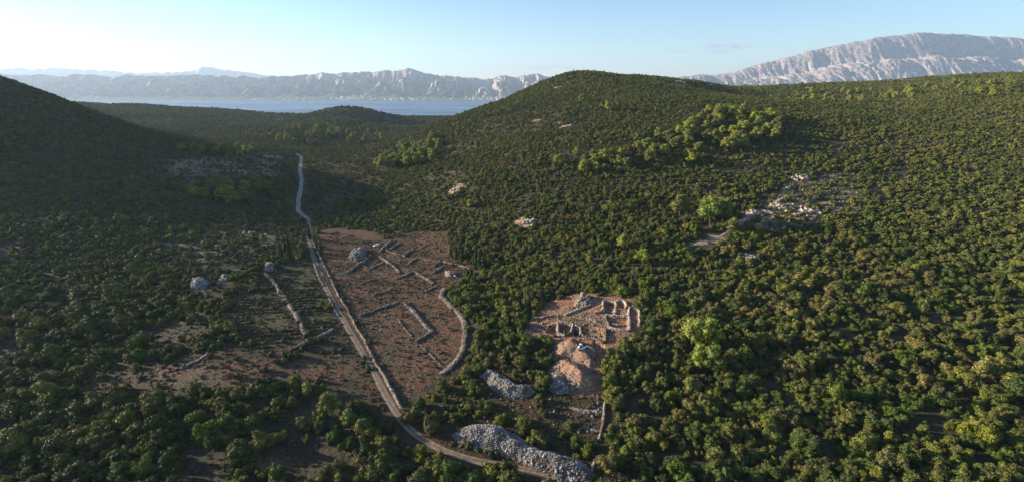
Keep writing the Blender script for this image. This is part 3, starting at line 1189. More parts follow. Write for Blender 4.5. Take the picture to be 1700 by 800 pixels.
def tree_density(x, y):
    d = np.ones(x.shape)

    def cut(poly, keep, edge=6.0):
        nonlocal d
        s = smooth(-edge * 0.3, edge * 0.7, sdf(poly, x, y))
        d = d * (1 - s * (1 - keep))
    cut(P_FIELD, 0.0, 3)
    cut(P_LEFT, 0.05, 10)
    cut(P_PLOT1, 0.0, 2)
    cut(P_PLOT2, 0.0, 2)
    cut(P_PLOT3, 0.02, 3)
    cut(P_SOIL, 0.0, 5)
    cut(P_SOIL2, 0.4, 5)
    cut(P_DIG, 0.0, 3)
    cut(P_TRACK, 0.06, 3)
    cut(P_CLEAR, 0.42, 8)
    cut(P_TERR, 0.26, 10)
    cut(P_ROCK1, 0.40, 20)
    cut(P_ROCK2, 0.50, 14)
    cut(P_GROVE, 0.55, 10)
    cut(P_SHADE_FIELD, 0.0, 3)
    for k, poly in HEAP_POLY.items():
        cut(poly, 0.0, 1.5)
    near = np.hypot(x, y) < 800
    for pts, w in ROADS:
        dd = np.full(x.shape, 1e9)
        dd[near] = pline_dist(pts, x[near], y[near])
        d = d * smooth(w * 0.6, w * 1.25, dd)
    # nothing tall right in front of walls and heaps
    near = (np.hypot(x, y) < 520)
    xn, yn = x[near], y[near]
    r = np.hypot(xn, yn)
    k = np.ones(xn.shape)
    for back in (0.0, 2.5, 5.0):
        qx, qy = xn * (1 + back / r), yn * (1 + back / r)
        for poly in HEAP_POLY.values():
            k = np.where(sdf(poly, qx, qy) > -1.0, 0, k)
        k = np.where(sdf(P_FIELD, qx, qy) > (-1.5 if back < 4 else 1.0), 0, k)
        k = np.where(sdf(P_DIG, qx, qy) > 1.0, k * 0.15, k)
        for w in CLEAR_WALLS:
            k = np.where(pline_dist(w, qx, qy) < 2.4, 0, k)
    d[near] *= k
    # the lower left is open: trees in clumps and rows
    left = (x < -20) & (y < 230)
    clump = vnoise(x / 14, y / 14, 61) * 0.65 + vnoise(x / 6, y / 6, 62) * 0.35
    open_ = smooth(-25, -60, x) * smooth(260, 200, y)
    d = d * (1 - open_ * (1 - smooth(0.31, 0.52, clump)))
    hill = smooth(280, 380, y)
    d = d * (1 - hill * 0.55 * (1 - smooth(0.28, 0.48, vnoise(x / 26, y / 20, 64) * 0.7 + vnoise(x / 9, y / 9, 65) * 0.3)))
    # slight gaps everywhere
    d = d * (0.55 + 0.45 * smooth(0.25, 0.5, vnoise(x / 9, y / 9, 63)))
    return d


def jitter_grid(y0, y1, cell, g, half=1.2, xpad=60):
    ys = np.arange(y0, y1, cell)
    X, Y = [], []
    for y in ys:
        w = half * y + xpad
        xs = np.arange(-w, w, cell)
        X.append(xs + g.uniform(-0.5, 0.5, len(xs)) * cell)
        Y.append(y + g.uniform(-0.5, 0.5, len(xs)) * cell)
    return np.concatenate(X), np.concatenate(Y)


bare_spots = [(at(px, py), rad) for (px, py, rad) in ((942, 212, 7), (1130, 137, 12), (1178, 140, 10), (925, 205, 6), (760, 313, 8), (872, 370, 8), (1245, 428, 7), (1205, 180, 9), (890, 201, 9))]


def scatter():
    g = np.random.default_rng(11)
    out = []
    for (y0, y1, cell, s0, s1) in ((62, 215, 3.1, 2.0, 9.5), (215, 330, 2.8, 1.9, 7.4), (330, 470, 2.5, 1.7, 6.0), (470, 760, 2.5, 1.8, 5.6), (760, 1050, 4.0, 3.0, 8.0), (1050, 2300, 8.0, 6.0, 12.0)):
        x, y = jitter_grid(y0, y1, cell, g)
        keep = g.uniform(size=len(x)) < tree_density(x, y)
        for q, rad in bare_spots:
            keep &= np.hypot(x - q.x, y - q.y) > rad * g.uniform(0.6, 1.1, len(x))
        x, y = x[keep], y[keep]
        z = H(x, y)
        k2 = z > SEA_Z + 8
        x, y, z = x[k2], y[k2], z[k2]
        t = np.clip(g.beta(1.25, 2.7, len(x)) * (0.6 + 0.85 * vnoise(x / 32, y / 32, 66)), 0, 1)
        out.append(np.stack([x, y, z, s0 + (s1 - s0) * t, np.full(len(x), 0 if y1 <= 330 else 1)], 1))
    return np.concatenate(out)


TREES = scatter()

# pines: (px, py of the foot, height in metres)
PINES_PX = [
    (1128, 358, 13, 'rounded bright green pine standing alone in the hillside wood, left of the tall pine pair'),
    (1178, 374, 17, 'tallest bright green pine of the tall pine pair on the right-hand slope'),
    (1199, 369, 15, 'second bright pine of the tall pine pair on the slope, its right-hand neighbour'),
    (1216, 388, 9, 'small yellow-green pine just below the tall pine pair on the slope'),
    (1035, 414, 9, 'light green pine alone in the dark wood above the excavation'),
    (1066, 441, 9, 'flat-topped light green pine just below the lone pine above the excavation'),
    (1148, 576, 12, 'bright green pine right of the dig, left one of the upper pair'),
    (1170, 578, 13, 'bright green pine right of the dig, right one of the upper pair'),
    (1158, 612, 9, 'bright green pine, left one of the lower pair right of the spoil heaps'),
    (1178, 616, 10, 'bright green pine, right one of the lower pair right of the spoil heaps'),
    (550, 688, 8, 'tall lime green tree at the edge of the open ground left of the dirt road'),
    (578, 708, 6, 'lime green tree just right of and below the tall lime one by the road'),
    (603, 718, 5, 'small round lime green tree nearest the bend of the dirt road'),
    (511, 656, 5, 'small lime green tree on the edge of the brown ground, lower left'),
    (437, 404, 6, 'small sunlit yellow-green tree alone in the shaded left valley'),
    (780, 347, 7, 'small bright green pine alone midway up the left hillside'),
    (1008, 186, 12, 'lone pine below the summit casting a long dark shadow'),
    (966, 172, 11, 'slim bright pine close under the hilltop'),
]
PINE_GROUPS = [  # polygon px, number, height range, label, group
    ([(1060, 268), (1085, 232), (1140, 208), (1185, 184), (1255, 188), (1300, 205), (1290, 232), (1215, 254), (1150, 274)], 74, (9, 14), 'bright green pine in the light green stand across the upper hillside', 'pines of the upper hillside stand'),
    ([(925, 275), (950, 258), (1040, 262), (1060, 232), (1095, 230), (1085, 270), (1040, 290), (930, 290)], 24, (9, 13), 'bright green pine in the loose scatter left of the upper hillside stand', 'scattered pines left of the stand'),
    ([(622, 282), (640, 258), (680, 240), (725, 228), (735, 245), (720, 270), (680, 280)], 52, (10, 15), 'bright green pine at the left foot of the hill above the shaded valley', 'pines at the left foot of the hill'),
    ([(1290, 172), (1310, 156), (1384, 152), (1500, 150), (1680, 135), (1690, 160), (1500, 170), (1384, 176)], 60, (9, 13), 'bright green pine on the skyline ridge at the right', 'pines on the right-hand ridge'),
    ([(440, 238), (470, 215), (540, 212), (640, 218), (640, 236), (560, 240)], 46, (10, 15), 'pale green pine in the sunlit belt beyond the saddle', 'pines beyond the saddle'),
    ([(300, 338), (310, 315), (370, 310), (455, 318), (462, 340), (400, 345)], 20, (9, 13), 'broad dark green pine in the shaded valley left of the pale road', 'pines in the shaded valley'),
    ([(290, 262), (300, 248), (360, 245), (430, 250), (440, 262), (360, 265)], 24, (9, 12), 'dark green pine on the shaded crest at the left', 'pines on the shaded crest'),
]


def in_poly_points(poly, n, g, gap=2.5):
    lo, hi = poly.min(0), poly.max(0)
    pts = []
    tries = 0
    while len(pts) < n and tries < 20000:
        tries += 1
        q = lo + (hi - lo) * g.uniform(size=2)
        if sdf(poly, q[:1], q[1:])[0] > 0 and all((q[0] - p[0]) ** 2 + (q[1] - p[1]) ** 2 > gap * gap for p in pts):
            pts.append(q)
    return pts


pine_xy = []
for px, py, h, label in PINES_PX:
    q = at(px, py)
    pine_xy.append((q.x, q.y))
    plant('pine_tree', PINE, TRUNK_P, q.x, q.y, h, label, 'tree')
gp = np.random.default_rng(23)
for pts, n, (h0, h1), label, group in PINE_GROUPS:
    for q in in_poly_points(poly_px(pts), n, gp, 6.0):
        pine_xy.append(tuple(q))
        plant('pine_tree', PINE, TRUNK_P, q[0], q[1], gp.uniform(h0, h1), label, 'tree', group, hz=gp.uniform(0.75, 0.95))
pine_xy = np.array(pine_xy)
# no oak right inside a pine
keep = np.ones(len(TREES), bool)
for px_, py_ in pine_xy:
    keep &= np.hypot(TREES[:, 0] - px_, TREES[:, 1] - py_) > 3.0
TREES = TREES[keep]

# cypresses
CYPRESS_PX = [
    (474, 418, 10, 'dark cypress tree left of the road, second from the road of its clump'), (480, 419, 11, 'tallest dark cypress of the clump left of the road'), (466, 424, 9, 'slim cypress on the outer left edge of the clump beside the road'),
    (488, 414, 9, 'cypress of the left-hand clump that stands closest to the road'), (514, 398, 11, 'slender cypress right at the road where the pale stretch ends'), (526, 412, 9, 'thin cypress right of the road above the white marker stone'), (533, 422, 10, 'thick dark cypress right of the road beside the white marker stone'),
    (749, 427, 9, 'cypress at the top right corner of the brown field, first of a row'), (757, 430, 9, 'cypress second in the row along the field\'s upper right edge'), (766, 438, 9, 'cypress at the end of the row along the field\'s upper right edge'),
    (790, 442, 11, 'tall cypress just right of the field corner, left one of three'), (796, 444, 11, 'tall cypress just right of the field corner, middle one of three'), (803, 446, 10, 'tall cypress just right of the field corner, right one of three'),
]
for px, py, h, label in CYPRESS_PX:
    q = at(px, py)
    plant('cypress_tree', CYP, TRUNK_C, q.x, q.y, h, label, 'tree', 'cypresses around the fields')


# ---------------------------------------------------------------- individual evergreen trees, rest of the woodland
def wood_label(x, y, px, py):
    r = [
        (lambda: px < 316 and py > 560, 'dark olive evergreen tree in the thicket at the far lower left'),
        (lambda: px < 480 and py > 700, 'dark rounded evergreen tree around the bare soil patch, lower left'),
        (lambda: px < 480, 'dark rounded evergreen tree on the open slope below the brown ground'),
        (lambda: px < 680, 'dense evergreen tree between the lower left thicket and the dirt road'),
        (lambda: px < 990 and py > 765, 'evergreen tree below the dirt road in front of the big rubble heap'),
        (lambda: px < 880 and py < 620, 'evergreen tree between the curved field wall and the excavation'),
        (lambda: px < 800, 'evergreen tree between the dirt road and the elongated rubble heap'),
        (lambda: px < 1003 and py > 640, 'evergreen tree in the clearing between the rubble heaps'),
        (lambda: px < 1003, 'evergreen tree on the fringe of the excavation'),
        (lambda: px < 1120 and py > 640, 'large olive-green evergreen tree beside the walled track'),
        (lambda: px < 1120, 'olive-green evergreen tree just right of the excavation'),
        (lambda: px < 1384 and py > 680, 'olive-brown evergreen tree in the dense wood at the lower right'),
        (lambda: px < 1384, 'olive-brown evergreen tree in the dense wood below the twin pines'),
    ]
    for f, l in r:
        if f():
            return l
    return 'olive-brown evergreen tree in the dense wood at the far right'


px_, py_ = project(TREES[:, 0], TREES[:, 1], TREES[:, 2] + 2)
vis = (px_ > -10) & (px_ < 1710) & (py_ < 820) & (py_ > 100)
dist = np.sqrt(TREES[:, 0] ** 2 + TREES[:, 1] ** 2 + (TREES[:, 2] - CAM_Z) ** 2)
score = np.where(vis, TREES[:, 3] / dist, 0)
order = np.argsort(-score)
ind = order[:300]
mask = np.zeros(len(TREES), bool)
mask[ind] = True
for i in ind:
    x, y, z, s, _ = TREES[i]
    plant('evergreen_tree', EVER, TRUNK_E, x, y, s, wood_label(x, y, px_[i], py_[i]), 'tree', 'evergreen trees of the near woodland', sink=0.1 * s, hz=random.uniform(0.75, 1.05))


def instancer(name, P, size, variant, meshes, mat, rot_seed, squash=(0.7, 1.05)):
    """one object whose points each carry a plant (rotation, size and kind stored on the points)"""
    n = len(P)
    me = bpy.data.meshes.new(name)
    me.vertices.add(n)
    me.vertices.foreach_set('co', np.asarray(P, np.float32).ravel())
    g = np.random.default_rng(rot_seed)
    a = me.attributes.new('turn', 'FLOAT_VECTOR', 'POINT')
    rot = np.zeros((n, 3), np.float32)
    rot[:, 2] = g.uniform(0, 6.283, n)
    rot[:, :2] = g.normal(0, 0.06, (n, 2))
    a.data.foreach_set('vector', rot.ravel())
    a = me.attributes.new('size', 'FLOAT_VECTOR', 'POINT')
    sc = np.repeat(np.asarray(size, np.float32)[:, None], 3, 1)
    sc[:, 2] *= g.uniform(*squash, n)
    sc[:, 0] *= g.uniform(0.75, 1.3, n)
    a.data.foreach_set('vector', sc.ravel().astype(np.float32))
    a = me.attributes.new('variant', 'INT', 'POINT')
    a.data.foreach_set('value', np.asarray(variant, np.int32))
    me.materials.append(mat)
    o = link(name, me)
    ng = bpy.data.node_groups.new(name, 'GeometryNodeTree')
    ng.interface.new_socket('Geometry', in_out='INPUT', socket_type='NodeSocketGeometry')
    ng.interface.new_socket('Geometry', in_out='OUTPUT', socket_type='NodeSocketGeometry')
    gi = ng.nodes.new('NodeGroupInput')
    go = ng.nodes.new('NodeGroupOutput')
    join = ng.nodes.new('GeometryNodeJoinGeometry')

    def attr(nm, dt):
        q = ng.nodes.new('GeometryNodeInputNamedAttribute')
        q.data_type = dt
        q.inputs['Name'].default_value = nm
        return [s for s in q.outputs if s.enabled][0]
    turn, siz, var = attr('turn', 'FLOAT_VECTOR'), attr('size', 'FLOAT_VECTOR'), attr('variant', 'INT')
    e2r = ng.nodes.new('FunctionNodeEulerToRotation')
    ng.links.new(turn, e2r.inputs[0])
    for k, src in enumerate(meshes):
        so_ = bpy.data.objects.new(name + '_plant', src)
        oi = ng.nodes.new('GeometryNodeObjectInfo')
        oi.inputs['Object'].default_value = so_
        oi.inputs['As Instance'].default_value = True
        cmp_ = ng.nodes.new('FunctionNodeCompare')
        cmp_.data_type = 'INT'
        cmp_.operation = 'EQUAL'
        ia = [s for s in cmp_.inputs if s.enabled]
        ng.links.new(var, ia[0])
        ia[1].default_value = k
        ip = ng.nodes.new('GeometryNodeInstanceOnPoints')
        ng.links.new(gi.outputs[0], ip.inputs['Points'])
        ng.links.new(cmp_.outputs[0], ip.inputs['Selection'])
        ng.links.new(oi.outputs['Geometry'], ip.inputs['Instance'])
        ng.links.new(e2r.outputs[0], ip.inputs['Rotation'])
        ng.links.new(siz, ip.inputs['Scale'])
        ng.links.new(ip.outputs[0], join.inputs[0])
    ng.links.new(join.outputs[0], go.inputs[0])
    md = o.modifiers.new('scatter', 'NODES')
    md.node_group = ng
    tag(o, kind='stuff')
    return o


rest = TREES[~mask]
gv = np.random.default_rng(31)
dist_r = np.hypot(rest[:, 0], rest[:, 1])
var = np.where(dist_r < 320, gv.integers(0, 10, len(rest)), 10 + gv.integers(0, 8, len(rest)))
P = rest[:, :3].copy()
P[:, 2] -= 0.12 * rest[:, 3]
wood = instancer('woodland', P, rest[:, 3], var, EVER + EVER_FAR, M['leaf'], 41)
tag(wood, 'dense dark green evergreen woodland covering the hills and valley sides', 'woodland')

# ---------------------------------------------------------------- scrub and tufts on open ground, bushes
def build_scrub():
    g = np.random.default_rng(51)
    X, Y, S = [], [], []
    x, y = jitter_grid(70, 420, 1.25, g, 1.1, 20)
    dens = np.zeros(x.shape)
    f = smooth(-1, 3, sdf(P_FIELD, x, y))
    patch = vnoise(x / 11, y / 11, 71) * 0.6 + vnoise(x / 4, y / 4, 72) * 0.4
    dens = np.maximum(dens, f * (0.32 + 0.62 * smooth(0.40, 0.6, patch) * smooth(185, 235, y)))
    dens = np.maximum(dens, smooth(-8, 8, sdf(P_LEFT, x, y)) * (0.10 + 0.8 * smooth(0.4, 0.65, patch)))
    dens = np.maximum(dens, smooth(-2, 4, sdf(P_CLEAR, x, y)) * 0.5)
    dens = np.maximum(dens, smooth(-2, 4, sdf(P_SOIL2, x, y)) * 0.5)
    dens = np.maximum(dens, smooth(-2, 4, sdf(P_DIG, x, y)) * 0.12)
    dens = np.maximum(dens, smooth(-2, 4, sdf(P_ROCK2, x, y)) * 0.3)
    dens = np.maximum(dens, smooth(-2, 4, sdf(P_TERR, x, y)) * 0.45)
    open_ = smooth(-25, -60, x) * smooth(260, 200, y)
    dens = np.maximum(dens, open_ * 0.35)
    dr = pline_dist(ROAD_LOW, x, y)
    dens = np.maximum(dens, smooth(7, 3, dr) * 0.6) * smooth(1.9, 2.5, dr)
    for poly in HEAP_POLY.values():
        dens *= smooth(0.5, -0.5, sdf(poly, x, y))
    k = g.uniform(size=len(x)) < dens
    x, y = x[k], y[k]
    s = 0.45 + 1.9 * g.beta(1.3, 3.5, len(x)) * np.where(y > 330, 1.4, 1)
    kind = g.integers(0, 4, len(x))
    rx, ry, rs = [x], [y], [s]
    for poly in (P_PLOT1, P_PLOT2):          # rows of low green plants in the two plots
        lo, hi = poly.min(0), poly.max(0)
        u, w = np.meshgrid(np.arange(-90, 90, 1.3), np.arange(-90, 90, 3.4))
        u = u + g.uniform(-0.5, 0.5, u.shape)
        w = w + g.uniform(-0.35, 0.35, u.shape)
        ang = R(14)
        qx = (lo[0] + hi[0]) / 2 + u * math.cos(ang) - w * math.sin(ang)
        qy = (lo[1] + hi[1]) / 2 + u * math.sin(ang) + w * math.cos(ang)
        k = (sdf(poly, qx, qy) > 0.5) & (vnoise(qx / 7, qy / 7, 81) > 0.36)
        rx.append(qx[k])
        ry.append(qy[k])
        rs.append(g.uniform(0.8, 1.9, k.sum()))
    n0 = len(x)
    x, y, s = np.concatenate(rx), np.concatenate(ry), np.concatenate(rs)
    kind = np.concatenate([kind, g.integers(4, 8, len(x) - n0)])
    P = np.stack([x, y, H(x, y) - 0.03], 1)
    tag(instancer('scrub', P, s, kind, TUFT + BUSH, M['dry'], 52, (0.6, 1.1)), 'low dry scrub and grass tufts on the fields and clearings', 'scrub')


build_scrub()


def build_bushes():
    g = np.random.default_rng(61)
    # along walls and hedges: (polyline px, number, size range, label)
    rows = [
        ([(440, 455), (455, 470), (475, 500), (490, 520), (500, 540), (510, 560)], 26, (1.2, 2.6), 'yellow-green bush growing along the overgrown wall left of the road'),
        ([(515, 470), (535, 500), (555, 535), (590, 575), (620, 625)], 16, (1.4, 2.6), 'low bush on the left verge of the dirt road'),
        ([(545, 455), (565, 490), (590, 530), (625, 590), (660, 650)], 16, (1.2, 2.4), 'low bush on the field side of the roadside wall'),
        ([(430, 620), (460, 605), (480, 590), (500, 580), (540, 555)], 14, (2.2, 4.2), 'dark bush in the hedge across the brown ground'),
        ([(395, 490), (420, 482), (450, 480)], 8, (2.0, 3.4), 'sunlit yellow-green bush in the short row left of the overgrown wall'),
        ([(770, 735), (800, 752), (840, 762)], 8, (1.4, 2.6), 'low bush between the dirt road and the big rubble heap'),
        ([(920, 560), (935, 553), (950, 556)], 5, (1.6, 2.6), 'dark bush in front of the excavated rooms'),
        ([(1000, 508), (1005, 520)], 2, (1.6, 2.2), 'bush against the left wall of the excavated rooms'),
    ]
    for pts, n, (s0, s1), label in rows:
        w = path_px(pts)
        for k in range(n):
            t = g.uniform(0, len(w) - 1.001)
            i = int(t)
            p = w[i].lerp(w[i + 1], t - i)
            plant('bush', BUSH, STEM_B, p.x + g.normal(0, 0.7), p.y + g.normal(0, 0.9), g.uniform(s0, s1), label, 'bush', 'bushes along walls and verges', 'foliage', 'stem')
    for poly, n, (s0, s1), label in ((P_LEFT, 46, (1.2, 3.0), 'scattered bush on the brown ground left of the dirt road'), (P_FIELD, 26, (0.9, 1.9), 'small bush in the brown walled field'),
                                     (P_ROCK2, 34, (2.0, 4.0), 'dark bush on the shaded rocky slope at the left')):
        for q in in_poly_points(poly, n, g):
            if pline_dist(ROAD_LOW, q[:1], q[1:])[0] < 3.2 or any(sdf(h, q[:1], q[1:])[0] > -1 for h in HEAP_POLY.values()):
                continue
            plant('bush', BUSH, STEM_B, q[0], q[1], g.uniform(s0, s1), label, 'bush', 'bushes on the open ground', 'foliage', 'stem')


build_bushes()


# ---------------------------------------------------------------- dry stone walls
def wall(px_pts, width, height, label, mat='stone', name='dry_stone_wall', group='dry stone walls', stone=0.42, ragged=0.5, dens=1.0, seed=[900]):
    seed[0] += 1
    g = np.random.default_rng(seed[0])
    if name == 'dry_stone_wall':
        height *= 0.55
        width *= 0.72
        stone *= 0.72
    else:
        height *= 0.75
        width *= 0.75
    P = path_px(px_pts)
    pts = []
    for a, b in zip(P[:-1], P[1:]):
        n = max(1, int((b - a).length / 0.8))
        for k in range(n):
            pts.append(a.lerp(b, k / n))
    pts.append(P[-1])
    q = np.array([(p.x, p.y) for p in pts])
    for _ in range(3):
        if len(q) > 3:
            q[1:-1] = 0.25 * q[:-2] + 0.5 * q[1:-1] + 0.25 * q[2:]
    s = np.arange(len(q)) * 0.8
    d = np.gradient(q, axis=0)
    d /= np.linalg.norm(d, axis=1)[:, None] + 1e-9
    nrm = np.stack([-d[:, 1], d[:, 0]], 1)
    off = fbm(s / 7, s * 0 + seed[0], 5, 3) * 0.45
    q = q + nrm * off[:, None]
    hh = height * np.clip(1 + ragged * 2.2 * fbm(s / 5, s * 0 + seed[0] * 1.7, 8, 3), 0.12, 1.6)
    ww = width * np.clip(1 + 0.5 * fbm(s / 6, s * 0 + seed[0] * 2.3, 9, 3), 0.6, 1.5)
    prof = np.array([(-0.55, -0.3), (-0.45, 0.55), (-0.3, 0.92), (0.0, 1.0), (0.3, 0.92), (0.45, 0.55), (0.55, -0.3)])
    V = []
    o0 = Vector((q[0, 0], q[0, 1], float(H(q[0, 0], q[0, 1]))))
    for a, b in prof:
        xy = q + nrm * (a * ww + g.normal(0, 0.06, len(q)))[:, None]
        z = H(xy[:, 0], xy[:, 1]) + np.where(b > 0, b * hh * g.uniform(0.85, 1.1, len(q)), b)
        V.append(np.column_stack([xy, z]))
    V = np.stack(V, 1)
    n, m = V.shape[:2]
    mb = MB()
    i = np.arange(n - 1)[:, None] * m
    j = np.arange(m - 1)[None]
    f = np.stack([i + j, i + j + 1, i + m + j + 1, i + m + j], -1).reshape(-1, 4)
    mb.add(V.reshape(-1, 3) - np.array(o0), f)
    L_ = n * 0.8
    ns = int(L_ * (width + height * 1.6) * 8.0 * dens)
    t = g.uniform(0, n - 1.001, ns)
    i0 = t.astype(int)
    fr = (t - i0)[:, None]
    base = q[i0] * (1 - fr) + q[i0 + 1] * fr
    a = g.uniform(-0.62, 0.62, ns)
    xy = base + nrm[i0] * (a * ww[i0])[:, None]
    zz = H(xy[:, 0], xy[:, 1]) + np.clip(1.15 * (1 - (np.abs(a) / 0.62) ** 2.5), 0, 1) * hh[i0] * g.uniform(0.5, 1.0, ns) + 0.05
    mb.stones(np.column_stack([xy, zz]) - np.array(o0), stone * g.uniform(0.6, 1.5, ns), g)
    # tumbled stones at the foot
    nt_ = int(ns * 0.40)
    t = g.uniform(0, n - 1.001, nt_).astype(int)
    a = g.normal(0, 0.95, nt_)
    xy = q[t] + nrm[t] * (a * ww[t])[:, None]
    mb.stones(np.column_stack([xy, H(xy[:, 0], xy[:, 1]) + 0.08]) - np.array(o0), stone * g.uniform(0.5, 1.0, nt_), g)
    o = mb.obj(name, M[mat], None, o0)
    return tag(o, label, "wall", group, "thing")


FW = 'ruined walls in the brown field'
wall([(548, 462), (558, 485), (575, 512), (590, 540), (605, 565), (620, 595), (637, 625), (655, 655), (668, 680)], 1.1, 1.3, 'long pale dry stone wall along the right side of the dirt road', 'stone_pale', group='roadside walls')
wall([(518, 398), (528, 420), (538, 440), (548, 462)], 1.0, 1.0, 'upper stretch of dry stone wall right of the road, below the cypresses', group='roadside walls')
wall([(513, 412), (519, 430), (526, 450), (536, 475)], 0.9, 0.8, 'low stone wall on the left verge of the road near the cypresses', 'stone_pale', group='roadside walls')
wall([(545, 492), (553, 508), (563, 526)], 1.0, 0.7, 'crumbling bit of wall on the left verge of the dirt road', group='roadside walls')
wall([(738, 480), (731, 492), (745, 505), (760, 518), (770, 535), (773, 560), (768, 585), (760, 600), (742, 614), (732, 622)], 3.0, 1.3, 'broad pale curved stone wall closing the brown field on its right', 'stone_pale', group=FW)
wall([(597, 525), (625, 514), (658, 503)], 1.8, 1.2, 'straight grey ruined wall in the middle of the brown field, nearest the road', 'stone', group=FW)
wall([(672, 504), (690, 522), (705, 540), (718, 553)], 2.6, 1.4, 'thick grey ruined wall running down the middle of the brown field', 'stone', group=FW)
wall([(718, 549), (705, 560), (690, 567)], 2.2, 1.5, 'short thick ruined wall turning the corner at the lower end of the thick grey one', 'stone', group=FW)
wall([(660, 530), (672, 545), (684, 558)], 0.9, 0.5, 'thin low line of stones left of the thick grey ruined wall', group=FW)
wall([(700, 572), (715, 588), (738, 612)], 0.7, 0.4, 'thin low line of stones in the lowest part of the brown field', group=FW)
wall([(687, 450), (702, 460), (720, 470)], 2.2, 1.4, 'thick pale ruined wall slanting in the upper middle of the field', 'stone_pale', group=FW)
wall([(701, 486), (727, 475)], 1.6, 1.1, 'short grey ruined wall just below the thick pale slanting one', 'stone', group=FW)
wall([(622, 489), (649, 481)], 1.6, 0.9, 'short low rubble wall above the straight grey ruined wall', 'stone', group=FW)
wall([(572, 455), (585, 447), (599, 439), (615, 426)], 2.0, 1.6, 'long ruined wall slanting up below the grey mound in the field', group=FW)
wall([(630, 419), (640, 410), (651, 401)], 2.4, 1.8, 'thick dark ruined wall slanting up to the trees right of the white car', 'stone', group=FW)
wall([(648, 415), (656, 409), (664, 404)], 1.8, 1.2, 'short ruined wall right beside the thick dark one near the car', 'stone', group=FW)
wall([(640, 416), (657, 422), (672, 426)], 1.3, 0.9, 'pale ruined wall running right from the thick dark one', 'stone_pale', group=FW)
wall([(631, 426), (651, 441), (664, 453)], 1.8, 1.3, 'pale ruined wall running down right through the centre of the field\'s upper part', 'stone_pale', group=FW)
wall([(584, 431), (596, 437), (609, 445)], 1.4, 0.9, 'short pale ruined wall crossing the long slanting one below the grey mound', 'stone_pale', group=FW)
wall([(612, 448), (628, 440), (638, 434)], 1.6, 0.8, 'low spread rubble wall left of the central pale ruined wall', group=FW)
wall([(657, 463), (674, 457), (687, 450)], 1.6, 1.1, 'ruined wall joining the thick pale slanting one from the left', group=FW)
wall([(678, 440), (686, 433), (693, 428)], 2.0, 1.4, 'short thick grey ruined wall in the upper right of the field', 'stone', group=FW)
wall([(693, 428), (714, 433), (735, 435)], 1.1, 0.8, 'pale low wall, left half of the line closing the field\'s upper right', 'stone_pale', group=FW)
wall([(735, 435), (755, 439), (780, 446)], 1.5, 1.0, 'pale low wall, right half of the line closing the field\'s upper right', 'stone_pale', group=FW)
wall([(719, 443), (726, 438), (732, 434)], 1.6, 1.0, 'short rubble wall slanting up to the pale boundary wall', 'stone', group=FW)
wall([(718, 454), (727, 448), (735, 443)], 1.5, 0.9, 'lower of the two short rubble walls slanting beside the small grey heap', group=FW)
wall([(670, 425), (680, 419), (688, 415)], 2.0, 1.3, 'short rubble wall in the upper centre, above the short thick grey one', 'stone', group=FW)
wall([(597, 471), (610, 467), (622, 463)], 1.8, 0.7, 'spread low rubble line in the left of the field', group=FW)
wall([(698, 413), (706, 408), (714, 405)], 1.6, 1.0, 'topmost short rubble wall near the field\'s upper edge', group=FW)
wall([(440, 455), (455, 470), (475, 500), (490, 520), (500, 540), (508, 558)], 2.2, 2.0, 'overgrown stone wall running down the brown ground left of the road', 'stone_pale', group='walls of the left fields')
wall([(480, 583), (497, 574), (515, 566), (533, 557), (552, 548)], 1.3, 1.1, 'grey stone wall meeting the road verge from the left', 'stone_grey', group='walls of the left fields')
wall([(300, 612), (318, 604), (330, 597), (345, 586)], 1.4, 0.9, 'pale stone wall on the brown ground at the left', 'stone_grey', group='walls of the left fields')
wall([(1005, 668), (1002, 690), (1000, 715), (996, 730)], 0.9, 1.0, 'straight pale stone wall of the track below the spoil heaps, upper stretch', 'stone_pale', group='track walls')
wall([(990, 758), (984, 775), (978, 796)], 1.0, 1.0, 'straight grey stone wall of the track beside the big rubble heap, lower stretch', 'stone_grey', group='track walls')
wall([(945, 676), (970, 683), (998, 685)], 1.4, 0.7, 'low cross wall of rubble joining the track wall, upper one', 'stone_grey', group='track walls')
wall([(968, 706), (985, 712), (998, 717)], 1.2, 0.7, 'low cross wall of rubble joining the track wall, lower one', 'stone_grey', group='track walls')
DG = 'excavated walls of the dig'
wall([(1001, 514), (1001, 501), (1012, 501.5), (1022, 503), (1023, 511)], 1.0, 1.5, 'whitish excavated wall round the upper left room of the dig', 'dig_stone', 'excavated_wall', DG, 0.4, 0.2)
wall([(1024, 503), (1031, 499.5), (1038, 503), (1040, 508), (1038, 513)], 1.0, 1.4, 'curved whitish wall of the apse at the top of the dig', 'dig_stone', 'excavated_wall', DG, 0.4, 0.2)
wall([(1006, 523), (1018, 526), (1030, 525), (1044, 526)], 1.2, 1.1, 'pale excavated cross wall in the middle of the upper rooms', 'dig_stone', 'excavated_wall', DG, 0.4, 0.2)
wall([(1044, 512), (1045, 530), (1044.5, 549)], 1.0, 1.2, 'long pale excavated wall on the right side of the dig', 'dig_stone', 'excavated_wall', DG, 0.4, 0.2)
wall([(1010, 544), (1025, 548), (1043, 550)], 1.1, 1.0, 'pinkish excavated wall along the bottom of the largest room', 'dig_stone', 'excavated_wall', DG, 0.4, 0.2)
wall([(1006, 524), (1008, 535), (1010, 544)], 0.9, 0.8, 'low excavated wall on the left of the largest room', 'stone', 'excavated_wall', DG, 0.4, 0.2)
wall([(927, 537), (926.5, 546), (926, 554)], 0.9, 1.3, 'left wall of the small red-floored room of the dig', 'dig_stone', 'excavated_wall', DG, 0.4, 0.2)
wall([(928, 536.5), (940, 537), (950, 538.5)], 0.9, 1.3, 'back wall of the small red-floored room of the dig', 'dig_stone', 'excavated_wall', DG, 0.4, 0.2)
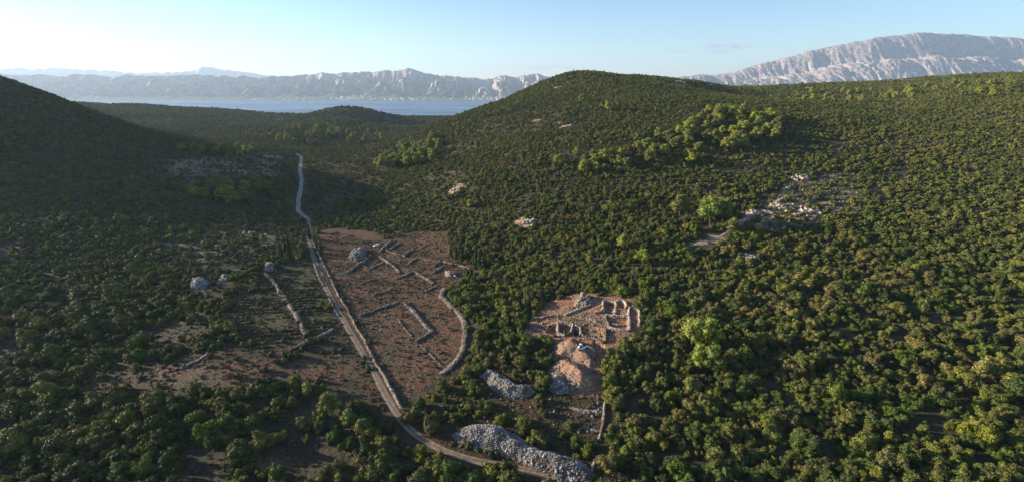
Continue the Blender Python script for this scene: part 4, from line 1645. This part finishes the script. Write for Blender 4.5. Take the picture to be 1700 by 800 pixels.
wall([(951, 539), (949.5, 546), (948, 553)], 0.9, 1.4, 'right wall of the small red-floored room of the dig', 'dig_stone', 'excavated_wall', DG, 0.4, 0.2)
wall([(926, 555), (932, 557), (938, 557.5)], 1.2, 0.9, 'short white front wall of the small red-floored room', 'dig_stone', 'excavated_wall', DG, 0.45, 0.2)
wall([(909, 542), (917, 539.5), (925, 537.5)], 0.8, 0.8, 'low excavated wall leading left from the small red-floored room', 'dig_stone', 'excavated_wall', DG, 0.35, 0.2)
wall([(908, 544), (909, 552)], 0.8, 0.7, 'lowest wall remnant at the left end of the dig', 'stone', 'excavated_wall', DG, 0.35, 0.2)
wall([(1005, 546), (1005, 557), (1004.5, 569)], 0.9, 1.3, 'excavated wall dropping from the largest room towards the spoil heaps', 'stone', 'excavated_wall', DG, 0.35, 0.2)
wall([(963, 557), (975, 560), (988, 564), (1001, 570)], 0.9, 1.0, 'excavated wall along the lower edge of the central red rubble', 'stone', 'excavated_wall', DG, 0.35, 0.2)
wall([(914, 525), (920, 523.5), (927, 524.5)], 1.2, 1.2, 'short bright whitish wall standing alone in the upper left of the dig', 'dig_stone', 'excavated_wall', DG, 0.4, 0.2)
wall([(968, 540), (977, 536), (985, 541)], 0.8, 0.5, 'low red rubble wall in the centre of the dig', 'spoil', 'excavated_wall', DG, 0.4, 0.4)


for pts, lab in (
    ([(938, 524), (952, 518), (966, 512), (984, 506)], 'long low excavated wall slanting along the upper path of the dig'),
    ([(964, 529), (977, 531), (991, 534)], 'low pale wall remnant between the small red room and the upper rooms'),
    ([(980, 549), (991, 549), (1003, 552)], 'low wall remnant crossing the central red rubble'),
    ([(952, 541), (958, 543), (963, 547)], 'short excavated wall above the deep dark pit'),
    ([(963, 547), (964, 552), (963, 558)], 'short excavated wall on the right side of the deep dark pit'),
    ([(886, 545), (896, 549), (905, 552)], 'low tumbled wall at the far left end of the dig'),
    ([(1047, 511), (1056, 513), (1061, 517), (1061, 543)], 'outermost low wall along the right edge of the dig'),
    ([(1022, 513), (1021.5, 519), (1020, 525)], 'short excavated wall dividing the small dark room from the pink floor'),
    ([(1017, 540), (1026, 541), (1036, 541.5)], 'low wall line lying inside the largest room'),
    ([(896, 530), (905, 527), (912, 526)], 'pale wall remnant left of the bright lone wall'),
    ([(987, 521), (995, 519), (1000, 516)], 'short wall stub left of the upper rooms'),
):
    wall(pts, 0.9, 0.9, lab, 'dig_stone', 'excavated_wall', DG, 0.4, 0.3)
for pts, lab in (
    ([(1318, 298), (1331, 294), (1346, 290)], 'uppermost tan terrace wall of the bare slope at the right'),
    ([(1281, 342), (1296, 333), (1309, 327), (1326, 327)], 'longest tan terrace wall climbing across the bare slope'),
    ([(1284, 348), (1295, 344), (1306, 342)], 'short tan terrace wall just below the longest one'),
    ([(1334, 338), (1347, 333), (1360, 330)], 'tan terrace wall right of the longest one'),
    ([(1256, 351), (1268, 353), (1282, 356)], 'tan terrace wall at the lower left of the bare slope'),
    ([(1320, 358), (1331, 356), (1343, 355)], 'tan terrace wall in the lower middle of the bare slope'),
    ([(1276, 368), (1284, 365), (1293, 363)], 'lowest tan terrace wall of the bare slope'),
    ([(1358, 343), (1370, 341), (1384, 342)], 'tan terrace wall at the right end of the bare slope'),
    ([(1225, 375), (1236, 366), (1248, 357)], 'stony line climbing the left edge of the bare slope'),
    ([(1300, 317), (1312, 311), (1322, 308)], 'tan terrace wall second from the top of the bare slope'),
):
    wall(pts, 1.8, 1.2, lab, 'dig_stone', 'terrace_wall', 'terrace walls of the bare slope', 0.6, 0.5)


# ---------------------------------------------------------------- rubble and spoil heaps
def heap(key, label, mat_core, mat_stone, n_stone, stone, cat='heap', name='rubble_heap', edge_stones=None, slope=0.75, group='heaps of rubble and spoil'):
    poly = HEAP_POLY[key]
    hmax = HEAPS[key][1]
    g = np.random.default_rng(hash(len(key) * 131 + len(label)) % 9999)
    c = poly.mean(0)
    o0 = np.array([c[0], c[1], float(H(c[0], c[1]))])
    lo, hi = poly.min(0) - 1.5, poly.max(0) + 1.5
    st = 0.45
    X, Y = np.meshgrid(np.arange(lo[0], hi[0], st), np.arange(lo[1], hi[1], st))
    d = sdf(poly, X, Y) + fbm(X / 3, Y / 3, 5, 3) * 0.8
    dm = max(1.0, d.max())
    prof = hmax * np.sin(np.clip(d / dm, 0, 1) * math.pi / 2) ** 0.8
    hgt = np.where(d > 0, np.minimum(d * slope + 0.05, prof) * (1 + 0.36 * fbm(X / 5, Y / 5, 15, 3)) + fbm(X / 1.6, Y / 1.6, 25, 3) * 0.16, np.maximum(d, -1.0) * 0.4)
    Z = H(X, Y) + hgt
    ok = d > -0.9
    n, m = X.shape
    idx = np.arange(n * m).reshape(n, m)
    q = ok[:-1, :-1] & ok[:-1, 1:] & ok[1:, 1:] & ok[1:, :-1]
    f = np.stack([idx[:-1, :-1], idx[:-1, 1:], idx[1:, 1:], idx[1:, :-1]], -1)[q]
    used = np.unique(f)
    remap = np.full(n * m, -1)
    remap[used] = np.arange(len(used))
    V = np.stack([X, Y, Z], -1).reshape(-1, 3)[used] - o0
    me = mesh_from(name, V, [remap[f]], M[mat_core], True)
    root = link(name, me, None, Vector(o0))
    tag(root, label, cat, group)
    mb = MB()
    cand = np.flatnonzero((d > 0.1).ravel())
    pick = g.choice(cand, n_stone)
    P = np.stack([X.ravel()[pick], Y.ravel()[pick], Z.ravel()[pick]], 1)
    P[:, :2] += g.uniform(-0.25, 0.25, (n_stone, 2))
    mb.stones(P - o0, stone * g.gamma(2.2, 0.45, n_stone), g)
    s = mb.obj('loose_stones', M[mat_stone], root)
    s['kind'] = 'stuff'
    if edge_stones:
        mb = MB()
        cand = np.flatnonzero(((d > -0.6) & (d < 2.6) & (X + 0.6 * (c[1] - Y) < c[0] + 6) & (Y < c[1] + 4)).ravel())
        pick = g.choice(cand, edge_stones)
        P = np.stack([X.ravel()[pick], Y.ravel()[pick], Z.ravel()[pick] + 0.05], 1)
        P[:, :2] += g.uniform(-0.25, 0.25, (edge_stones, 2))
        mb.stones(P - o0, 0.42 * g.gamma(4, 0.25, edge_stones), g)
        s = tag(mb.obj('pale_stones', M['stone_pale'], root), 'pale stones along the lower edge of the heap')
        s['kind'] = 'stuff'
    return root


heap('big', 'largest long heap of whitish rubble lying beside the bend of the dirt road', 'earth', 'stone_grey', 15000, 0.19)
heap('mid', 'elongated grey rubble heap among bushes, midway between the field and the track', 'earth', 'stone_grey', 4200, 0.19)
heap('small', 'small bluish grey rubble heap left of the spoil heaps', 'earth', 'stone_grey', 1900, 0.25)
heap('spoil_up', 'upper red-brown spoil heap below the excavated rooms, with the white digger on it', 'spoil', 'spoil', 900, 0.20, name='spoil_heap')
heap('spoil_low', 'lower red-brown spoil heap with pale stones on its lower edge', 'spoil', 'spoil', 1000, 0.20, name='spoil_heap', edge_stones=900)
heap('field', 'rounded grey stone mound in the upper left of the brown field', 'earth', 'stone_grey', 900, 0.42)
heap('left', 'bluish grey stone heap on the shaded slope at the left', 'stone_grey', 'stone_grey', 500, 0.5)
heap('left2', 'small pale stone heap at the top of the overgrown wall', 'stone_grey', 'stone_grey', 350, 0.45)
heap('left3', 'smallest dull stone heap in the dark bushes at the left', 'stone_grey', 'stone_grey', 200, 0.45)
heap('top', 'bright whitish stone heap at the upper edge of the dig', 'stone_pale', 'stone_pale', 500, 0.5)
heap('field2', 'small grey stone heap in the upper right of the brown field', 'stone_grey', 'stone_grey', 300, 0.4)


# rocks strewn over bare ground (nobody could count them)
def build_loose_rocks():
    g = np.random.default_rng(77)
    mb = MB()
    for poly, n, s in ((P_DIG, 2200, 0.35), (P_TERR, 700, 0.9), (P_ROCK1, 500, 1.3), (P_ROCK2, 420, 1.0), (P_TRACK, 200, 0.3), (P_FIELD, 2600, 0.28), (P_CLEAR, 500, 0.4), (P_LEFT, 500, 0.3)):
        lo, hi = poly.min(0), poly.max(0)
        q = lo + (hi - lo) * g.uniform(size=(n * 2, 2))
        cl = vnoise(q[:, 0] / 7, q[:, 1] / 7, 91)
        q = q[(sdf(poly, q[:, 0], q[:, 1]) > 0) & (cl > g.uniform(0.2, 0.7, len(q)))]
        mb.stones(np.column_stack([q, H(q[:, 0], q[:, 1]) + 0.05]), s * g.gamma(3, 0.33, len(q)), g)
    o = mb.obj('stones', M['stone'])
    tag(o, 'loose limestone rubble strewn over the bare ground', 'stones', kind='stuff')


build_loose_rocks()


def outcrop(px, py, w, h, label, n=60):
    q = at(px, py)
    g = np.random.default_rng(int(px * 7 + py))
    mb = MB()
    P = np.column_stack([g.normal(0, w * 0.4, n), g.normal(0, w * 0.25, n), np.zeros(n)])
    P[:, 2] = H(P[:, 0] + q.x, P[:, 1] + q.y) - q.z + h * 0.35 * np.exp(-(P[:, 0] / w) ** 2 * 3)
    mb.stones(P, h * g.uniform(0.5, 1.5, n), g)
    o = mb.obj('rock_outcrop', M['dig_stone'], None, q)
    tag(o, label, 'rock', 'limestone outcrops on the hillsides')


outcrop(941, 212, 7, 2.2, 'pale rock outcrop in the wood below the left shoulder of the summit')
outcrop(1130, 138, 16, 3.0, 'longest pale rock band just under the crest right of the summit', 90)
outcrop(1178, 141, 11, 2.5, 'pale rock band on the crest where the ridge dips')
outcrop(925, 147, 8, 2.2, 'pale rocks near the skyline left of the summit', 40)
outcrop(760, 313, 9, 1.2, 'low pale rock ledge midway up the left hillside', 50)
outcrop(873, 370, 6, 1.8, 'pale rocks beside a dark hollow above the excavation', 50)
outcrop(1245, 429, 6, 1.8, 'pale rocks in the wood below the terraced slope', 50)
outcrop(588, 260, 4, 1.6, 'whitish rock in the shaded valley right of the pale road', 45)
outcrop(1340, 147, 14, 1.6, 'thin pale rock band among pines on the right-hand ridge', 50)
outcrop(1330, 296, 9, 1.8, 'topmost pale rock ledge of the terraced slope', 60)
outcrop(1295, 345, 8, 1.8, 'pale rock ledge in the middle of the terraced slope', 60)
outcrop(1345, 352, 9, 1.8, 'pale rock ledge at the right of the terraced slope', 60)
outcrop(1250, 355, 7, 1.8, 'bluish pale rock ledge at the left foot of the terraced slope', 60)
outcrop(400, 285, 10, 1.5, 'grey rock ledge on the shaded slope above the dark pines', 60)
outcrop(455, 262, 12, 1.5, 'grey rock ledge near the top of the pale road', 60)


# ---------------------------------------------------------------- car, digger, marker stone
def paint(name, rgb, rough=0.35, spec=0.5, var=0.06):
    m, t, p = new_mat(name)
    tc = t.nodes.new('ShaderNodeTexCoord')
    f = n_noise(t, tc.outputs['Object'], 2.5, 4)
    c = n_mix(t, n_range(t, f, 0.35, 0.7), rgb, tuple(max(0, c * (1 - var * 3)) for c in rgb))
    t.links.new(c, p.inputs['Base Color'])
    p.inputs['Roughness'].default_value = rough
    p.inputs['Specular IOR Level'].default_value = spec
    return m


M['white'] = paint('white paint', (0.80, 0.80, 0.78), 0.3)
M['glass'] = paint('dark glass', (0.02, 0.024, 0.028), 0.08, 0.6)
M['rubber'] = paint('black rubber', (0.025, 0.025, 0.025), 0.8, 0.2)
M['steel'] = paint('grey steel', (0.30, 0.30, 0.30), 0.45)
M['lamp'] = paint('lamp glass', (0.6, 0.6, 0.58), 0.1)
M['red'] = paint('red lamp glass', (0.35, 0.02, 0.02), 0.2)


def extrude_profile(prof, halfw, inset_top=0.0, ztop=None):
    """side profile (x,z) extruded across y, upper points pulled in"""
    n = len(prof)
    v = []
    for s in (-1, 1):
        for x, z in prof:
            k = inset_top if ztop is not None and z > ztop else 0.0
            v.append((x, s * (halfw - k), z))
    f4 = [[i, (i + 1) % n, n + (i + 1) % n, n + i] for i in range(n)]
    bm = bmesh.new()
    bv = [bm.verts.new(p) for p in v]
    for q in f4:
        bm.faces.new([bv[k] for k in q])
    bm.faces.new([bv[i] for i in range(n)][::-1])
    bm.faces.new([bv[n + i] for i in range(n)])
    bmesh.ops.recalc_face_normals(bm, faces=bm.faces)
    bmesh.ops.bevel(bm, geom=[e for e in bm.edges], offset=0.03, segments=2, affect='EDGES')
    return bm


def bm_obj(bm, name, mat, parent, loc=None):
    me = bpy.data.meshes.new(name)
    bm.to_mesh(me)
    bm.free()
    me.materials.append(mat)
    for p in me.polygons:
        p.use_smooth = False
    return link(name, me, parent, loc)


def wheel(parent, x, y, r=0.31, w=0.2):
    mb = MB()
    a = np.linspace(0, 2 * math.pi, 19)[:-1]
    mb.tube([(0, -w / 2, 0), (0, -w / 2 + 0.03, 0), (0, w / 2 - 0.03, 0), (0, w / 2, 0)], [r * 0.92, r, r, r * 0.92], 18)
    o = mb.obj('wheel', M['rubber'], parent, (x, y, r))
    rb = MB()
    s = 1 if y > 0 else -1
    rb.tube([(0, s * (w / 2 - 0.01), 0), (0, s * (w / 2 + 0.015), 0)], [r * 0.6, r * 0.52], 12)
    rb.obj('rim', M['steel'], o)


def build_car():
    q = at(625, 409)
    root = empty('car', q, R(205))
    tag(root, 'small white hatchback parked at the upper edge of the brown field', 'car')
    body = [(-1.95, 0.35), (-1.98, 0.75), (-1.85, 0.98), (0.85, 0.96), (1.75, 0.82), (1.98, 0.62), (1.98, 0.34), (1.5, 0.26), (-1.5, 0.26)]
    b = bm_obj(extrude_profile(body, 0.84), 'body', M['white'], root)
    cab = [(-1.80, 0.97), (-1.45, 1.42), (-0.2, 1.47), (0.15, 1.42), (0.95, 0.95)]
    c = bm_obj(extrude_profile(cab, 0.78, 0.14, 1.2), 'roof', M['white'], root)
    mb = MB()      # windscreen and rear window, 4 mm proud of the cabin
    mb.add([(0.96, -0.68, 1.005), (0.96, 0.68, 1.005), (0.27, 0.56, 1.405), (0.27, -0.56, 1.405)], [[0, 1, 2, 3]])
    mb.obj('windscreen', M['glass'], root)
    mb = MB()
    mb.add([(-1.80, 0.66, 1.03), (-1.80, -0.66, 1.03), (-1.53, -0.56, 1.39), (-1.53, 0.56, 1.39)], [[0, 1, 2, 3]])
    mb.obj('rear_window', M['glass'], root)
    for s in (-1, 1):
        mb = MB()
        mb.add([(0.62, s * 0.79, 1.02), (-0.32, s * 0.79, 1.02), (-0.32, s * 0.69, 1.36), (0.14, s * 0.69, 1.36)], [[0, 1, 2, 3]])
        mb.obj('side_window', M['glass'], root)
        mb = MB()
        mb.add([(-0.42, s * 0.79, 1.02), (-1.55, s * 0.79, 1.02), (-1.36, s * 0.69, 1.36), (-0.42, s * 0.69, 1.36)], [[0, 1, 2, 3]])
        mb.obj('side_window', M['glass'], root)
        mb = MB()
        mb.box((1.90, s * 0.62, 0.68), (0.14, 0.34, 0.14))
        mb.obj('headlight', M['lamp'], root)
        mb = MB()
        mb.box((-1.95, s * 0.68, 0.80), (0.10, 0.2, 0.22))
        mb.obj('tail_light', M['red'], root)
        mb = MB()
        mb.box((0.62, s * 0.92, 1.03), (0.14, 0.18, 0.12))
        mb.obj('mirror', M['white'], root)
        wheel(root, 1.25, s * 0.78)
        wheel(root, -1.25, s * 0.78)


build_car()


def build_digger():
    from mathutils.bvhtree import BVHTree
    hp = [o for o in C.objects if o.name.startswith('spoil_heap')][0]
    bv = BVHTree.FromObject(hp, bpy.context.evaluated_depsgraph_get())
    a, b = pix_dir(964, 581)
    hit = bv.ray_cast(Vector((0, 0, CAM_Z)) - hp.location, Vector((a, 1, -b)).normalized())
    q = hit[0] + hp.location if hit[0] else at(963, 590)
    z = q.z + 0.05
    root = empty('mini_excavator', (q.x, q.y, z), R(-8), 1.15)
    tag(root, 'small white digger with its arm stretched out, on top of the upper spoil heap', 'digger')
    for s in (-1, 1):
        bm = extrude_profile([(-0.75, 0.12), (-0.62, 0.0), (0.62, 0.0), (0.75, 0.12), (0.75, 0.3), (0.62, 0.42), (-0.62, 0.42), (-0.75, 0.3)], 0.15)
        bm_obj(bm, 'track', M['rubber'], root, (0, s * 0.5, 0))
    mb = MB()
    mb.box((0, 0, 0.36), (0.7, 0.7, 0.22))
    mb.obj('undercarriage', M['steel'], root)
    bm = extrude_profile([(-0.85, 0.50), (-0.95, 0.72), (-0.88, 1.15), (-0.45, 1.22), (-0.3, 0.98), (0.62, 0.92), (0.72, 0.5)], 0.62)
    bm_obj(bm, 'body', M['white'], root)
    cab = empty_child = link('cab', None, root)
    cab.location = (0.05, 0.05, 0.95)
    mb = MB()
    for x in (-0.42, 0.42):
        for y in (-0.4, 0.4):
            mb.bar((x, y, 0), (x * 0.92, y * 0.92, 1.12), 0.07)
    fr = mb.obj('cab_frame', M['white'], cab)
    mb = MB()
    mb.box((0, 0, 1.17), (1.0, 0.95, 0.09), 0, 0.92)
    mb.obj('cab_roof', M['white'], cab)
    mb = MB()
    mb.box((0, 0, 0.58), (0.76, 0.72, 1.06), 0, 0.92)
    mb.obj('window', M['glass'], cab)
    mb = MB()
    mb.bar((0.7, -0.2, 0.75), (1.7, -0.2, 1.75), 0.22, 0.26)
    mb.bar((1.62, -0.2, 1.72), (2.75, -0.2, 1.55), 0.2, 0.24)
    mb.obj('boom', M['white'], root)
    mb = MB()
    mb.bar((2.7, -0.2, 1.6), (4.1, -0.2, 0.55), 0.17, 0.2)
    mb.obj('arm', M['white'], root)
    bm = extrude_profile([(0, 0.12), (0.35, 0.02), (0.42, -0.32), (0.1, -0.5), (-0.12, -0.38), (-0.05, -0.1)], 0.28)
    bm_obj(bm, 'bucket', M['steel'], root, (4.05, -0.2, 0.5))
    mb = MB()
    mb.bar((0.75, -0.2, 0.55), (1.45, -0.2, 1.30), 0.09)
    mb.obj('ram', M['steel'], root)
    mb = MB()
    mb.box((1.0, 0, 0.16), (0.1, 1.2, 0.3))
    mb.bar((0.5, 0.3, 0.3), (1.0, 0.3, 0.2), 0.1)
    mb.bar((0.5, -0.3, 0.3), (1.0, -0.3, 0.2), 0.1)
    mb.obj('dozer_blade', M['white'], root)


build_digger()


def build_marker():
    q = at(524, 407)
    root = empty('marker_stone', q, 0.3)
    tag(root, 'small white marker stone standing by the road among cypresses', 'marker')
    mb = MB()
    mb.box((0, 0, 0.1), (1.0, 0.8, 0.5))
    mb.obj('base', M['stone_grey'], root)
    bm = extrude_profile([(-0.32, 0.35), (-0.32, 1.5), (0, 1.85), (0.32, 1.5), (0.32, 0.35)], 0.22)
    bm_obj(bm, 'shaft', M['white'], root)


build_marker()


# ---------------------------------------------------------------- houses on the far shore
def mountain_probe():
    dg = bpy.context.evaluated_depsgraph_get()
    return bpy.data.objects['mountains'], dg


def build_houses():
    mob, dg = mountain_probe()
    from mathutils.bvhtree import BVHTree
    bvh = BVHTree.FromObject(mob, dg)
    M['house'] = paint('white render', (0.80, 0.77, 0.72), 0.7, 0.2, 0.03)
    M['tile'] = paint('roof tiles', (0.42, 0.20, 0.13), 0.8, 0.2)
    wv = [(-.5, -.5, 0), (.5, -.5, 0), (.5, .5, 0), (-.5, .5, 0), (-.5, -.5, .8), (.5, -.5, .8), (.5, .5, .8), (-.5, .5, .8), (-.5, 0, 1.05), (.5, 0, 1.05)]
    wall_me = mesh_from('house', wv, [np.array([[0, 1, 5, 4], [1, 2, 6, 5], [2, 3, 7, 6], [3, 0, 4, 7]]), np.array([[5, 6, 9], [7, 4, 8]])], M['house'])
    rv = [(-.54, -.58, .77), (.54, -.58, .77), (.54, 0, 1.09), (-.54, 0, 1.09), (.54, .58, .77), (-.54, .58, .77)]
    roof_me = mesh_from('roof', rv, [np.array([[0, 1, 2, 3], [3, 2, 4, 5]])], M['tile'])
    g = np.random.default_rng(97)
    towns = [  # px range, how far up, count, label, group
        (545, 612, 26, 60, 'tiny white house in the village at the near end of the far shore', 'village on the far shore'),
        (640, 725, 12, 30, 'tiny white house in the thin row along the far shore', 'row of shore houses'),
        (770, 868, 20, 80, 'tiny white house in the largest town on the far shore, near the hill', 'town on the far shore'),
        (420, 440, 8, 8, 'tiny white house in the small hazy cluster on the far shore', 'hazy shore cluster'),
        (470, 510, 8, 10, 'tiny pale house in the hamlet left of the village on the far shore', 'hamlet on the far shore'),
    ]
    for p0, p1, up, n, label, group in towns:
        k = 0
        for _ in range(n * 6):
            if k >= n:
                break
            px = g.normal((p0 + p1) / 2, (p1 - p0) / 3.6)
            a, b = pix_dir(px, 166)
            Y = 9660 + 30 * up * abs(g.normal(0, 0.5))
            x = a * Y
            hit = bvh.ray_cast(Vector((x, Y, 3000)), Vector((0, 0, -1)))
            if not hit[0] or hit[0].z < SEA_Z + 3:
                continue
            o = link('house', wall_me)
            o.location = hit[0] - Vector((0, 0, 1.5))
            w = g.uniform(22, 40)
            o.scale = (w, w * g.uniform(0.6, 1.0), g.uniform(12, 22))
            o.rotation_euler = (0, 0, g.uniform(-0.5, 0.5))
            tag(o, label, 'house', group)
            link('roof', roof_me, o)
            k += 1


build_houses()
